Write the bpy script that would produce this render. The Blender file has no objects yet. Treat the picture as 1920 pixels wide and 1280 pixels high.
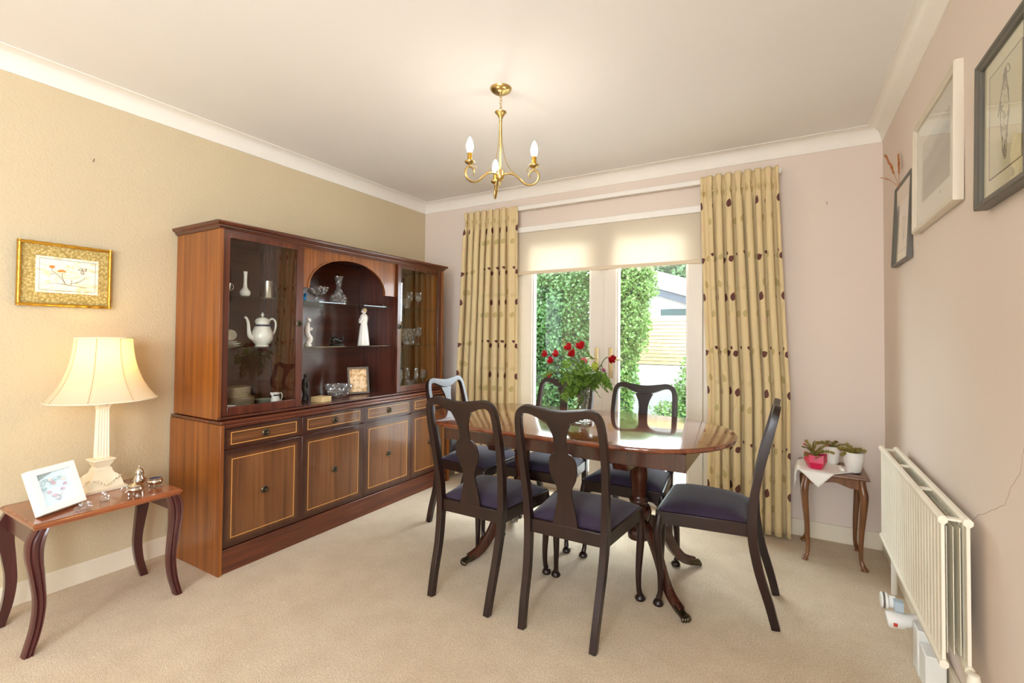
import bpy, bmesh, math, random
import numpy as np
from mathutils import Vector, Matrix
random.seed(7)
S = bpy.context.scene
COL = S.collection
PI = math.pi
def rad(a): return math.radians(a)

# ------------------------------------------------------------ camera
cd = bpy.data.cameras.new('camera'); cam = bpy.data.objects.new('camera', cd); COL.objects.link(cam)
cd.sensor_width = 36; cd.lens = 887.666/1920*36; cd.shift_y = (611.136-640)/1920; cd.clip_start = 0.02
yaw, pit, rol = rad(30.22222), rad(1.17777), rad(0.46564)
F = Vector((-math.sin(yaw)*math.cos(pit), math.cos(yaw)*math.cos(pit), math.sin(pit)))
R0 = Vector((math.cos(yaw), math.sin(yaw), 0)); U0 = R0.cross(F)
R1 = R0*math.cos(rol)+U0*math.sin(rol); U1 = -R0*math.sin(rol)+U0*math.cos(rol)
mw = Matrix((R1, U1, -F)).transposed().to_4x4(); mw.translation = Vector((0, 0, 1.18952))
cam.matrix_world = mw
S.camera = cam

# ------------------------------------------------------------ world, daylight, exposure
w = bpy.data.worlds.new('world'); S.world = w; w.use_nodes = True
nt = w.node_tree; nt.nodes.clear()
bg = nt.nodes.new('ShaderNodeBackground'); wo = nt.nodes.new('ShaderNodeOutputWorld')
bg.inputs[0].default_value = (0.84, 0.92, 1.0, 1); bg.inputs[1].default_value = 17.0
nt.links.new(bg.outputs[0], wo.inputs[0])
def portal(name, loc, rot, sx, sy):
    l = bpy.data.lights.new(name, 'AREA'); l.shape = 'RECTANGLE'; l.size = sx; l.size_y = sy
    l.cycles.is_portal = True
    o = bpy.data.objects.new(name, l); COL.objects.link(o); o.location = loc; o.rotation_euler = rot
portal('door_daylight', (-1.185, 3.44, 1.03), (rad(-90), 0, 0), 1.45, 2.05)
portal('added_rear_window_daylight', (-.30, -2.44, 1.35), (rad(90), 0, 0), 1.2, 1.5)  # portal of an unseen rear window added to light the room
portal('added_side_window_daylight', (.61, -1.25, 1.5), (0, rad(90), 0), 1.2, 1.3)  # portal of the side window, likewise added for its light
sd = bpy.data.lights.new('sun', 'SUN'); sd.energy = 1.2; sd.angle = rad(6); sd.color = (1, .95, .86)
so = bpy.data.objects.new('sun', sd); COL.objects.link(so); so.rotation_euler = (rad(34), rad(-12), 0)
S.view_settings.view_transform = 'Standard'; S.view_settings.look = 'None'
S.view_settings.exposure = 0.34; S.view_settings.gamma = 1; S.view_settings.use_curve_mapping = False
S.cycles.max_bounces = 9; S.cycles.diffuse_bounces = 6; S.cycles.glossy_bounces = 5
S.cycles.transmission_bounces = 8; S.cycles.transparent_max_bounces = 16
S.cycles.caustics_reflective = False; S.cycles.caustics_refractive = False
S.cycles.sample_clamp_indirect = 6; S.cycles.use_denoising = True
S.cycles.use_adaptive_sampling = True; S.cycles.blur_glossy = 1.0

# ------------------------------------------------------------ materials
def lin(r, g, b):
    def c(v):
        v /= 255
        return v/12.92 if v <= .04045 else ((v+.055)/1.055)**2.4
    return (c(r), c(g), c(b), 1)
class NT:
    def __init__(s, name):
        s.m = bpy.data.materials.new(name); s.m.use_nodes = True; s.t = s.m.node_tree; s.t.nodes.clear()
        s.o = s.n('ShaderNodeOutputMaterial')
    def n(s, ty, **k):
        x = s.t.nodes.new(ty)
        for a, b in k.items(): setattr(x, a, b)
        return x
    def l(s, a, b): s.t.links.new(a, b)
    def val(s, a):
        return a
    def math(s, op, a, b=None, c=None, clamp=False):
        x = s.n('ShaderNodeMath', operation=op); x.use_clamp = clamp
        for i, v in enumerate((a, b, c)):
            if v is None: continue
            if isinstance(v, (int, float)): x.inputs[i].default_value = v
            else: s.l(v, x.inputs[i])
        return x.outputs[0]
    def mix(s, f, a, b):
        x = s.n('ShaderNodeMix', data_type='RGBA')
        for i, v in ((0, f), (6, a), (7, b)):
            if isinstance(v, (int, float, tuple)): x.inputs[i].default_value = v
            else: s.l(v, x.inputs[i])
        return x.outputs[2]
    def coords(s, kind='Object', scale=(1, 1, 1), rot=(0, 0, 0)):
        tc = s.n('ShaderNodeTexCoord'); mp = s.n('ShaderNodeMapping')
        mp.inputs['Scale'].default_value = scale; mp.inputs['Rotation'].default_value = rot
        s.l(tc.outputs[kind], mp.inputs[0]); return mp.outputs[0]
    def noise(s, vec, scale=5, detail=3, rough=.5, dist=0):
        x = s.n('ShaderNodeTexNoise'); s.l(vec, x.inputs['Vector'])
        x.inputs['Scale'].default_value = scale; x.inputs['Detail'].default_value = detail
        x.inputs['Roughness'].default_value = rough; x.inputs['Distortion'].default_value = dist
        return x.outputs[0]
    def ramp(s, f, stops):
        x = s.n('ShaderNodeValToRGB'); s.l(f, x.inputs[0]); e = x.color_ramp.elements
        while len(e) < len(stops): e.new(.5)
        for i, (p, c) in enumerate(stops): e[i].position = p; e[i].color = c
        return x.outputs[0]
    def bsdf(s, color, rough=.5, metal=0, spec=.5, coat=0, bump=None, bs=.2, bd=.01, sheen=0, trans=0, ior=1.5):
        b = s.n('ShaderNodeBsdfPrincipled')
        if isinstance(color, tuple): b.inputs['Base Color'].default_value = color
        else: s.l(color, b.inputs['Base Color'])
        if isinstance(rough, (int, float)): b.inputs['Roughness'].default_value = rough
        else: s.l(rough, b.inputs['Roughness'])
        b.inputs['Metallic'].default_value = metal; b.inputs['Specular IOR Level'].default_value = spec
        b.inputs['Coat Weight'].default_value = coat; b.inputs['Coat Roughness'].default_value = .08
        b.inputs['Sheen Weight'].default_value = sheen
        b.inputs['Transmission Weight'].default_value = trans; b.inputs['IOR'].default_value = ior
        if bump is not None:
            bn = s.n('ShaderNodeBump'); bn.inputs['Strength'].default_value = bs; bn.inputs['Distance'].default_value = bd
            s.l(bump, bn.inputs['Height']); s.l(bn.outputs[0], b.inputs['Normal'])
        return b
    def out(s, sh):
        s.l(sh.outputs[0] if hasattr(sh, 'outputs') else sh, s.o.inputs[0]); return s.m
def plain(name, color, rough=.5, metal=0, spec=.5, coat=0, sheen=0):
    # very slight unevenness of tone
    t = NT(name); vec = t.coords('Object')
    n = t.noise(vec, 14, 3)
    d = tuple(c*.97 for c in color[:3])+(1,)
    col = t.mix(n, d, tuple(min(1, c*1.02) for c in color[:3])+(1,))
    return t.out(t.bsdf(col, rough, metal, spec, coat, sheen=sheen))
def wood(name, dark, light, scale=(60, 60, 1.6), rough=.3, coat=.3, bs=.03):
    t = NT(name); v = t.coords('Object', scale)
    n1 = t.noise(v, 1.0, 4, .6, .3); v2 = t.coords('Object', tuple(q*.18 for q in scale)); n2 = t.noise(v2, 1.0, 2, .5, .8)
    f = t.math('ADD', t.math('MULTIPLY', n1, .62), t.math('MULTIPLY', n2, .38))
    col = t.ramp(f, [(.34, dark), (.66, light)])
    return t.out(t.bsdf(col, rough, 0, .5, coat, bump=n1, bs=bs, bd=.002))

MT = {}
def wallmat(name, col, bscale, bstr, dist):
    t = NT(name); v = t.coords('Object')
    n = t.noise(v, bscale, 3, .55); n2 = t.noise(v, 1.7, 2)
    vo = t.n('ShaderNodeTexVoronoi'); vo.feature = 'SMOOTH_F1'; t.l(v, vo.inputs['Vector']); vo.inputs['Scale'].default_value = bscale*1.1
    h = t.math('ADD', n, t.math('MULTIPLY', vo.outputs[0], -.5))
    c = t.mix(n2, tuple(q*.965 for q in col[:3])+(1,), col)
    return t.out(t.bsdf(c, .85, 0, .25, bump=h, bs=bstr, bd=dist))
MT['wall'] = wallmat('painted_plaster', lin(226, 212, 200), 40, .12, .002)
MT['wall_tex'] = wallmat('textured_wallpaper', lin(206, 190, 158), 85, .5, .004)  # yellow of the lamp light is partly put into this wall colour
MT['ceiling'] = wallmat('ceiling_paint', lin(240, 238, 236), 9, .05, .003)
MT['cove'] = plain('coving_paint', lin(238, 233, 224), .6)
MT['skirt'] = plain('skirting_gloss', lin(232, 222, 200), .35)
def carpet():
    t = NT('carpet_pile'); v = t.coords('Object')
    n = t.math('ADD', t.math('MULTIPLY', t.noise(v, 120, 2, .7), .3), t.math('MULTIPLY', t.noise(v, 300, 2, .7), .7)); n2 = t.noise(v, 7, 4, .65); n3 = t.noise(v, 1.6, 3, .6)
    c = t.mix(t.ramp(n, [(.36, (0, 0, 0, 1)), (.64, (1, 1, 1, 1))]), lin(186, 162, 130), lin(244, 228, 202))
    c = t.mix(t.math('MULTIPLY', t.ramp(n2, [(.35, (1, 1, 1, 1)), (.6, (0, 0, 0, 1))]), .16), c, lin(150, 118, 82))
    c = t.mix(t.math('MULTIPLY', t.ramp(n3, [(.4, (1, 1, 1, 1)), (.65, (0, 0, 0, 1))]), .12), c, lin(190, 150, 100))
    h = t.math('ADD', n, t.math('MULTIPLY', n2, .8))
    return t.out(t.bsdf(c, .95, 0, .1, bump=h, bs=.8, bd=.008, sheen=.2))
MT['carpet'] = carpet()
MT['sapele'] = wood('sapele_veneer', lin(100, 50, 16), lin(160, 94, 34), (46, 46, 1.2), .33, .25)
MT['sapele_red'] = wood('dark_red_mahogany', lin(58, 26, 17), lin(104, 50, 28), (40, 2.2, 40), .26, .35)
MT['sapele_redv'] = wood('dark_red_mahogany_upright', lin(60, 26, 17), lin(98, 46, 28), (46, 46, 1.6), .26, .35)
MT['inside'] = wood('cabinet_back_board', lin(66, 32, 20), lin(98, 52, 32), (3, 2.0, 34), .28, .3)
MT['inlay'] = plain('boxwood_inlay', lin(206, 150, 78), .35)
def burnish(name, scale, hy, hz, z0):
    # sunburst stained panel: dark stain along the panel's own edges (local y, z about its middle)
    t = NT(name); v = t.coords('Object', scale)
    n1 = t.noise(v, 1, 4, .6, .3); n2 = t.noise(t.coords('Object', tuple(q*.2 for q in scale)), 1, 2)
    f = t.math('ADD', t.math('MULTIPLY', n1, .65), t.math('MULTIPLY', n2, .35))
    col = t.ramp(f, [(.34, lin(80, 44, 24)), (.66, lin(128, 82, 44))])
    tc = t.n('ShaderNodeTexCoord'); sp = t.n('ShaderNodeSeparateXYZ'); t.l(tc.outputs['Object'], sp.inputs[0])
    ey = t.math('SUBTRACT', hy, t.math('ABSOLUTE', sp.outputs[1])); ez = t.math('SUBTRACT', hz, t.math('ABSOLUTE', sp.outputs[2]))
    e = t.math('MINIMUM', ey, ez); e = t.math('ADD', e, t.math('MULTIPLY', t.noise(t.coords('Object'), 9, 2), .012))
    mr = t.n('ShaderNodeMapRange'); t.l(e, mr.inputs[0]); mr.inputs[1].default_value = .018; mr.inputs[2].default_value = .066; mr.inputs[3].default_value = 1; mr.inputs[4].default_value = 0; mr.interpolation_type = 'SMOOTHSTEP'
    c = t.mix(t.math('MULTIPLY', mr.outputs[0], .92), col, lin(52, 23, 17))
    return t.out(t.bsdf(c, .3, 0, .5, .35, bump=n1, bs=.03, bd=.002))
MT['door_panel'] = burnish('burnished_door_veneer', (46, 46, 1.2), .222, .240, 0)
MT['drawer_panel'] = burnish('burnished_drawer_veneer', (40, 2.0, 60), .222, .062, 0)
MT['darkwood'] = wood('dark_stained_chair_wood', lin(18, 6, 4), lin(42, 17, 10), (30, 30, 3), .36, .05, .05)
MT['tablewood'] = wood('mahogany_pedestal_wood', lin(46, 20, 13), lin(78, 38, 24), (30, 30, 3), .25, .4)
def tabletop():
    t = NT('polished_mahogany_top'); n = t.noise(t.coords('Object', (3, 40, 30)), 1, 5, .6, 1.2); n2 = t.noise(t.coords('Object'), 5, 3, .6, 1.5)
    f = t.math('ADD', t.math('MULTIPLY', n, .6), t.math('MULTIPLY', n2, .4))
    c = t.ramp(f, [(.35, lin(78, 34, 18)), (.65, lin(140, 76, 44))])
    return t.out(t.bsdf(c, .12, 0, .6, .8))
MT['tabletop'] = tabletop()
MT['oak'] = wood('small_table_walnut', lin(86, 50, 26), lin(132, 84, 44), (40, 40, 3), .35, .3)
MT['redwood'] = wood('red_mahogany_legs', lin(50, 18, 20), lin(84, 36, 34), (30, 30, 2), .28, .4)
MT['redtop'] = wood('side_table_top', lin(110, 54, 30), lin(160, 92, 54), (50, 2.5, 30), .22, .5)
def velvet():
    t = NT('purple_velvet'); n = t.noise(t.coords('Object'), 90, 3, .6); n2 = t.noise(t.coords('Object'), 8, 3)
    c = t.mix(n2, lin(36, 25, 38), lin(62, 50, 72))
    return t.out(t.bsdf(c, .9, 0, .2, bump=n, bs=.5, bd=.004, sheen=.25))
MT['velvet'] = velvet()
MT['brass'] = plain('brushed_brass', lin(204, 178, 118), .28, 1)
MT['palebrass'] = plain('pale_brass', lin(210, 196, 158), .3, 1)
MT['gold'] = plain('gilt', lin(214, 168, 70), .3, 1)
MT['agedbrass'] = plain('antique_brass', lin(96, 88, 72), .35, 1)
MT['silver'] = plain('polished_silver', lin(214, 208, 196), .12, 1)
MT['pewter'] = plain('pewter', lin(176, 168, 152), .28, 1)
MT['steel'] = plain('steel', lin(190, 190, 190), .25, 1)
MT['bronze'] = plain('dark_bronze', lin(44, 38, 34), .35, .6)
MT['white'] = plain('white_paint', lin(238, 235, 228), .4)
MT['upvc'] = plain('white_upvc', lin(228, 220, 208), .3)
MT['cream'] = plain('cream_lamp_plaster', lin(240, 228, 200), .5)
MT['radiator'] = plain('radiator_enamel', lin(236, 230, 212), .35)
MT['china'] = plain('white_china', lin(240, 236, 226), .12, coat=.4)
MT['parian'] = plain('matt_porcelain', lin(242, 236, 228), .35)
MT['navy'] = plain('navy_band', lin(50, 56, 84), .2)
MT['cloth'] = plain('white_linen', lin(240, 236, 230), .9)
MT['pink'] = plain('pink_pot_glaze', lin(206, 20, 74), .3)
MT['soil'] = plain('soil', lin(50, 36, 26), .95)
MT['black'] = plain('black_frame', lin(44, 42, 40), .45)
MT['greyframe'] = plain('dark_grey_moulding', lin(92, 88, 80), .4)
MT['paper'] = plain('cream_mount_card', lin(232, 224, 196), .8)
MT['paperw'] = plain('white_mount_card', lin(226, 220, 208), .8)
MT['pencil'] = plain('pencil_grey', lin(140, 134, 120), .9)
MT['pencil2'] = plain('pencil_dark', lin(96, 92, 82), .9)
MT['blue'] = plain('blue_glass_glaze', lin(20, 120, 190), .1)
MT['plastic'] = plain('white_plastic', lin(230, 230, 226), .35)
MT['redmark'] = plain('red_mark', lin(190, 60, 40), .5)
MT['screen_grey'] = plain('grey_plastic', lin(176, 192, 204), .4)
MT['paleframe'] = plain('limed_white_moulding', lin(216, 205, 186), .5)
def archglass(name, tint=(1, 1, 1, 1), k=1.0):
    t = NT(name); lw = t.n('ShaderNodeLayerWeight'); lw.inputs[0].default_value = .5
    tr = t.n('ShaderNodeBsdfTransparent'); tr.inputs[0].default_value = tint
    gl = t.n('ShaderNodeBsdfGlossy'); gl.inputs['Roughness'].default_value = .0; gl.inputs[0].default_value = (1, 1, 1, 1)
    f2 = t.math('ADD', .045*k, t.math('MULTIPLY', t.math('POWER', lw.outputs['Facing'], 5.0), .9), clamp=True)
    mx = t.n('ShaderNodeMixShader'); t.l(f2, mx.inputs[0]); t.l(tr.outputs[0], mx.inputs[1]); t.l(gl.outputs[0], mx.inputs[2])
    return t.out(mx)
MT['pane'] = archglass('window_glass', (.97, .99, .98, 1))
MT['frameglass'] = archglass('picture_glass', (.98, .99, .98, 1), .3)
MT['cabglass'] = archglass('cabinet_glass', (.97, .98, .97, 1))
MT['shelfglass'] = archglass('shelf_glass', (.86, .95, .91, 1))
def crystal(name):
    t = NT(name)
    tr = t.n('ShaderNodeBsdfTransparent'); tr.inputs[0].default_value = (.99, .995, 1, 1)
    gl = t.n('ShaderNodeBsdfGlossy'); gl.inputs['Roughness'].default_value = .04
    vo = t.n('ShaderNodeTexVoronoi'); t.l(t.coords('Object'), vo.inputs[0]); vo.inputs['Scale'].default_value = 85
    ge = t.n('ShaderNodeNewGeometry')
    a = t.n('ShaderNodeVectorMath', operation='SUBTRACT'); t.l(vo.outputs['Color'], a.inputs[0]); a.inputs[1].default_value = (.5, .5, .5)
    b = t.n('ShaderNodeVectorMath', operation='SCALE'); t.l(a.outputs[0], b.inputs[0]); b.inputs['Scale'].default_value = 1.3
    c = t.n('ShaderNodeVectorMath', operation='ADD'); t.l(b.outputs[0], c.inputs[0]); t.l(ge.outputs['Normal'], c.inputs[1])
    d = t.n('ShaderNodeVectorMath', operation='NORMALIZE'); t.l(c.outputs[0], d.inputs[0]); t.l(d.outputs[0], gl.inputs['Normal'])
    lw = t.n('ShaderNodeLayerWeight'); lw.inputs[0].default_value = .5
    f = t.math('ADD', t.math('MULTIPLY', t.math('POWER', lw.outputs['Facing'], 2.0), .8), .08, clamp=True)
    mx = t.n('ShaderNodeMixShader'); t.l(f, mx.inputs[0]); t.l(tr.outputs[0], mx.inputs[1]); t.l(gl.outputs[0], mx.inputs[2])
    df = t.n('ShaderNodeBsdfDiffuse'); df.inputs[0].default_value = (.9, .93, .95, 1)
    m2 = t.n('ShaderNodeMixShader'); m2.inputs[0].default_value = .025; t.l(mx.outputs[0], m2.inputs[1]); t.l(df.outputs[0], m2.inputs[2])
    return t.out(m2)
MT['crystal'] = crystal('cut_crystal')
def shade():
    t = NT('lamp_shade_silk'); a = t.n('ShaderNodeBsdfDiffuse'); b = t.n('ShaderNodeBsdfTranslucent')
    a.inputs[0].default_value = lin(245, 234, 210); b.inputs[0].default_value = lin(250, 226, 178)
    mx = t.n('ShaderNodeMixShader'); mx.inputs[0].default_value = .5
    t.l(a.outputs[0], mx.inputs[1]); t.l(b.outputs[0], mx.inputs[2]); return t.out(mx)
MT['shade'] = shade()
def fabric2(name, col, tcol, f):
    t = NT(name); a = t.n('ShaderNodeBsdfDiffuse'); b = t.n('ShaderNodeBsdfTranslucent')
    a.inputs[0].default_value = col; b.inputs[0].default_value = tcol
    mx = t.n('ShaderNodeMixShader'); mx.inputs[0].default_value = f
    t.l(a.outputs[0], mx.inputs[1]); t.l(b.outputs[0], mx.inputs[2]); return t.out(mx)
MT['blind'] = fabric2('roller_blind_cloth', lin(236, 226, 208), lin(240, 234, 222), .4)
def emit(name, col, st):
    t = NT(name); e = t.n('ShaderNodeEmission'); e.inputs[0].default_value = col; e.inputs[1].default_value = st; return t.out(e)
MT['bulb'] = emit('lit_candle_bulb', (1, .90, .77, 1), 66)
def leafmat(name, c1, c2, tr=.35):
    t = NT(name); n = t.noise(t.coords('Object'), 6, 3, .6); n2 = t.noise(t.coords('Object'), 60, 2)
    c = t.mix(t.math('ADD', t.math('MULTIPLY', n, .6), t.math('MULTIPLY', n2, .45), clamp=True), c1, c2)
    a = t.bsdf(c, .45, 0, .4); b = t.n('ShaderNodeBsdfTranslucent'); t.l(c, b.inputs[0])
    mx = t.n('ShaderNodeMixShader'); mx.inputs[0].default_value = tr
    t.l(a.outputs[0], mx.inputs[1]); t.l(b.outputs[0], mx.inputs[2]); return t.out(mx)
MT['leaf'] = leafmat('hedge_leaf', lin(18, 48, 18), lin(78, 114, 58))
MT['leaf2'] = leafmat('pale_leaf', lin(48, 80, 32), lin(104, 134, 66))
MT['leaf3'] = leafmat('tree_leaf', lin(50, 74, 48), lin(92, 116, 80))
MT['roseleaf'] = leafmat('rose_leaf', lin(48, 84, 28), lin(122, 158, 54), .35)
MT['stem'] = plain('green_stem', lin(70, 92, 44), .6)
MT['rose'] = leafmat('red_petal', lin(140, 4, 14), lin(200, 16, 28), .2)
MT['yellowrose'] = leafmat('yellow_green_petal', lin(150, 160, 50), lin(190, 200, 80), .2)
MT['cactusleaf'] = leafmat('olive_cactus_segment', lin(78, 88, 34), lin(176, 150, 76), .25)
MT['pinkpetal'] = leafmat('pink_petal', lin(210, 70, 90), lin(226, 120, 120), .3)
MT['dried'] = leafmat('dried_orange_grass', lin(168, 100, 50), lin(206, 140, 84), .3)
MT['render'] = plain('white_render', lin(146, 145, 143), .9)
MT['conc'] = plain('pale_concrete', lin(136, 134, 128), .9)
MT['paving'] = plain('pale_paving', lin(150, 148, 140), .9)
MT['slat'] = wood('pale_timber_slat', lin(140, 116, 80), lin(166, 142, 104), (2, 30, 40), .7, 0)
MT['fascia'] = plain('dark_blue_fascia', lin(28, 36, 48), .5)
MT['rooftile'] = plain('grey_roofing', lin(116, 112, 112), .8)
MT['bark'] = plain('bark', lin(90, 74, 56), .9)
def curtain_mat():
    t = NT('leaf_print_curtain'); uv = t.n('ShaderNodeUVMap'); sp = t.n('ShaderNodeSeparateXYZ'); t.l(uv.outputs[0], sp.inputs[0])
    U, V = sp.outputs[0], sp.outputs[1]          # metres along the cloth, metres of height
    TW, TH = .175, .595
    fu = t.math('MULTIPLY', t.math('FRACT', t.math('DIVIDE', U, TW)), TW); fv = t.math('MULTIPLY', t.math('FRACT', t.math('DIVIDE', V, TH)), TH)
    def leaf(cx, cy, a, b, ang):
        dx = t.math('SUBTRACT', fu, cx); dy = t.math('SUBTRACT', fv, cy); c, s = math.cos(rad(ang)), math.sin(rad(ang))
        x = t.math('ADD', t.math('MULTIPLY', dx, c/a), t.math('MULTIPLY', dy, s/a)); y = t.math('ADD', t.math('MULTIPLY', dx, -s/b), t.math('MULTIPLY', dy, c/b))
        # pointed leaf: |y| < 1 - x^2, narrowed towards the tip
        k = t.math('SUBTRACT', t.math('SUBTRACT', 1.0, t.math('MULTIPLY', x, x)), t.math('MULTIPLY', t.math('ABSOLUTE', y), t.math('ADD', 1.0, t.math('MULTIPLY', x, .35))))
        return t.math('MULTIPLY', t.math('GREATER_THAN', k, 0.0), t.math('LESS_THAN', t.math('ABSOLUTE', x), 1.0))
    def line(cx, cy, L, W, ang):
        dx = t.math('SUBTRACT', fu, cx); dy = t.math('SUBTRACT', fv, cy); c, s = math.cos(rad(ang)), math.sin(rad(ang))
        x = t.math('ADD', t.math('MULTIPLY', dx, c), t.math('MULTIPLY', dy, s)); y = t.math('ADD', t.math('MULTIPLY', dx, -s), t.math('MULTIPLY', dy, c))
        return t.math('MULTIPLY', t.math('LESS_THAN', t.math('ABSOLUTE', x), L), t.math('LESS_THAN', t.math('ABSOLUTE', y), W))
    weave = t.noise(t.coords('UV', (400, 900, 1)), 1, 2); blot = t.noise(t.coords('UV', (3, 3, 1)), 1, 2)
    base = t.mix(weave, lin(222, 200, 150), lin(242, 224, 180)); base = t.mix(t.math('MULTIPLY', blot, .4), base, lin(232, 210, 162))
    ol = None
    for p in ((.035, .14, .026, .018, 70), (.12, .33, .028, .018, 110), (.145, .50, .024, .016, 60)):
        m = leaf(*p); ol = m if ol is None else t.math('MAXIMUM', ol, m)
    base = t.mix(t.math('MULTIPLY', ol, .55), base, lin(176, 158, 84))
    pk = t.math('MAXIMUM', leaf(.10, .10, .030, .019, 100), leaf(.03, .40, .026, .016, 80))
    base = t.mix(t.math('MULTIPLY', pk, .5), base, lin(232, 200, 168))
    ln = None
    for p in ((.075, .20, .055, .0012, 80), (.13, .42, .05, .0012, 100), (.045, .29, .022, .001, 8), (.045, .297, .022, .001, 8), (.045, .304, .022, .001, 8), (.045, .311, .02, .001, 8)):
        m = line(*p); ln = m if ln is None else t.math('MAXIMUM', ln, m)
    base = t.mix(t.math('MULTIPLY', ln, .6), base, lin(160, 140, 84))
    pu = None
    for p in ((.085, .245, .029, .021, 72), (.088, .485, .027, .019, 24), (.048, .520, .015, .011, 160)):
        m = leaf(*p); pu = m if pu is None else t.math('MAXIMUM', pu, m)
    col = t.mix(t.math('MULTIPLY', pu, .92), base, lin(92, 34, 48))
    a = t.bsdf(col, .9, 0, .15, bump=weave, bs=.15, bd=.001); b = t.n('ShaderNodeBsdfTranslucent'); t.l(col, b.inputs[0])
    mx = t.n('ShaderNodeMixShader'); mx.inputs[0].default_value = .18
    t.l(a.outputs[0], mx.inputs[1]); t.l(b.outputs[0], mx.inputs[2]); return t.out(mx)
MT['curtain'] = curtain_mat()

# ------------------------------------------------------------ mesh helpers
class MB:
    def __init__(s): s.v = []; s.f = []
    def raw(s, vs, fs):
        o = len(s.v); s.v += [tuple(p) for p in vs]; s.f += [tuple(i+o for i in q) for q in fs]; return s
    def box(s, x0, x1, y0, y1, z0, z1):
        return s.raw([(x0, y0, z0), (x1, y0, z0), (x1, y1, z0), (x0, y1, z0), (x0, y0, z1), (x1, y0, z1), (x1, y1, z1), (x0, y1, z1)],
                     [(3, 2, 1, 0), (4, 5, 6, 7), (0, 1, 5, 4), (1, 2, 6, 5), (2, 3, 7, 6), (3, 0, 4, 7)])
    def prism(s, poly, a, b, ax='z'):
        # poly: 2D outline; extruded along ax between a and b
        def P(p, t):
            return {'z': (p[0], p[1], t), 'x': (t, p[0], p[1]), 'y': (p[0], t, p[1])}[ax]
        n = len(poly)
        return s.raw([P(p, a) for p in poly]+[P(p, b) for p in poly],
                     [tuple(range(n))[::-1], tuple(range(n, 2*n))]+[(i, (i+1) % n, (i+1) % n+n, i+n) for i in range(n)])
    def lathe(s, prof, c=(0, 0, 0), n=24, flute=None):
        vs = []; k = len(prof)
        for j in range(n):
            a = 2*PI*j/n
            for i, (r, z) in enumerate(prof):
                rr = r*(flute(a, z) if flute else 1); vs.append((c[0]+rr*math.cos(a), c[1]+rr*math.sin(a), c[2]+z))
        fs = [(j*k+i, ((j+1) % n)*k+i, ((j+1) % n)*k+i+1, j*k+i+1) for j in range(n) for i in range(k-1)]
        if prof[0][0] > 1e-6: fs.append(tuple(j*k for j in range(n))[::-1])
        if prof[-1][0] > 1e-6: fs.append(tuple(j*k+k-1 for j in range(n)))
        return s.raw(vs, fs)
    def sweep(s, path, sec, up=None, cap=True, closed=False):
        # sec(i,t) -> list of 2D points (side, normal) ; up fixes the section's second axis
        pts = [Vector(p) for p in path]; n = len(pts); rings = []; prev = None
        for i, p in enumerate(pts):
            if closed: t = pts[(i+1) % n]-pts[i-1]
            else: t = pts[min(i+1, n-1)]-pts[max(i-1, 0)]
            t.normalize()
            if up is not None:
                u = Vector(up); sd = t.cross(u)
                if sd.length < 1e-4: sd = prev or Vector((1, 0, 0))
                sd.normalize(); nn = sd.cross(t).normalized(); prev = sd
            else:
                if prev is None:
                    a = Vector((0, 0, 1)) if abs(t.z) < .9 else Vector((1, 0, 0)); sd = t.cross(a).normalized()
                else:
                    sd = (prev-t*prev.dot(t)).normalized()
                nn = sd.cross(t).normalized(); prev = sd
            q = sec(i, i/(n-1) if n > 1 else 0)
            rings.append([p+sd*a+nn*b for a, b in q])
        m = len(rings[0]); vs = [v for r in rings for v in r]
        fs = []
        for i in range(n if closed else n-1):
            for j in range(m):
                a, b = i*m+j, i*m+(j+1) % m; c, d = ((i+1) % n)*m+(j+1) % m, ((i+1) % n)*m+j
                fs.append((a, b, c, d))
        if cap and not closed: fs += [tuple(range(m))[::-1], tuple(range((n-1)*m, n*m))]
        return s.raw(vs, fs)
    def tube(s, path, r, n=10, closed=False, sm=0):
        if sm: path = smooth(path, sm, closed)
        L = len(path)
        def rr(i, t):
            if callable(r): return r(t)
            if isinstance(r, (list, tuple)):
                x = t*(len(r)-1); k = min(int(x), len(r)-2); return r[k]+(r[k+1]-r[k])*(x-k)
            return r
        return s.sweep(path, lambda i, t: [(rr(i, t)*math.cos(2*PI*j/n), rr(i, t)*math.sin(2*PI*j/n)) for j in range(n)], closed=closed)
    def ball(s, c, r, n=12, m=8):
        if isinstance(r, (int, float)): r = (r, r, r)
        vs = [(c[0], c[1], c[2]-r[2])]
        for i in range(1, m):
            a = -PI/2+PI*i/m
            for j in range(n): vs.append((c[0]+r[0]*math.cos(a)*math.cos(2*PI*j/n), c[1]+r[1]*math.cos(a)*math.sin(2*PI*j/n), c[2]+r[2]*math.sin(a)))
        vs.append((c[0], c[1], c[2]+r[2])); T = len(vs)-1
        fs = [(0, 1+(j+1) % n, 1+j) for j in range(n)]
        for i in range(m-2):
            for j in range(n):
                a = 1+i*n+j; b = 1+i*n+(j+1) % n; fs.append((a, b, b+n, a+n))
        fs += [(T, 1+(m-2)*n+j, 1+(m-2)*n+(j+1) % n) for j in range(n)]
        return s.raw(vs, fs)
    def rot(s, M, start=0):
        for i in range(start, len(s.v)): s.v[i] = tuple(M @ Vector(s.v[i]))
        return s
def smooth(path, k=4, closed=False):
    P = [Vector(p) for p in path]; n = len(P); out = []
    rng = n if closed else n-1
    for i in range(rng):
        p1, p2 = P[i], P[(i+1) % n]
        p0 = P[i-1] if (closed or i > 0) else p1*2-p2
        p3 = P[(i+2) % n] if (closed or i+2 < n) else p2*2-p1
        for j in range(k):
            t = j/k
            out.append(.5*((2*p1)+(p2-p0)*t+(2*p0-5*p1+4*p2-p3)*t*t+(3*p1-p0-3*p2+p3)*t**3))
    if not closed: out.append(P[-1])
    return out
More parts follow.
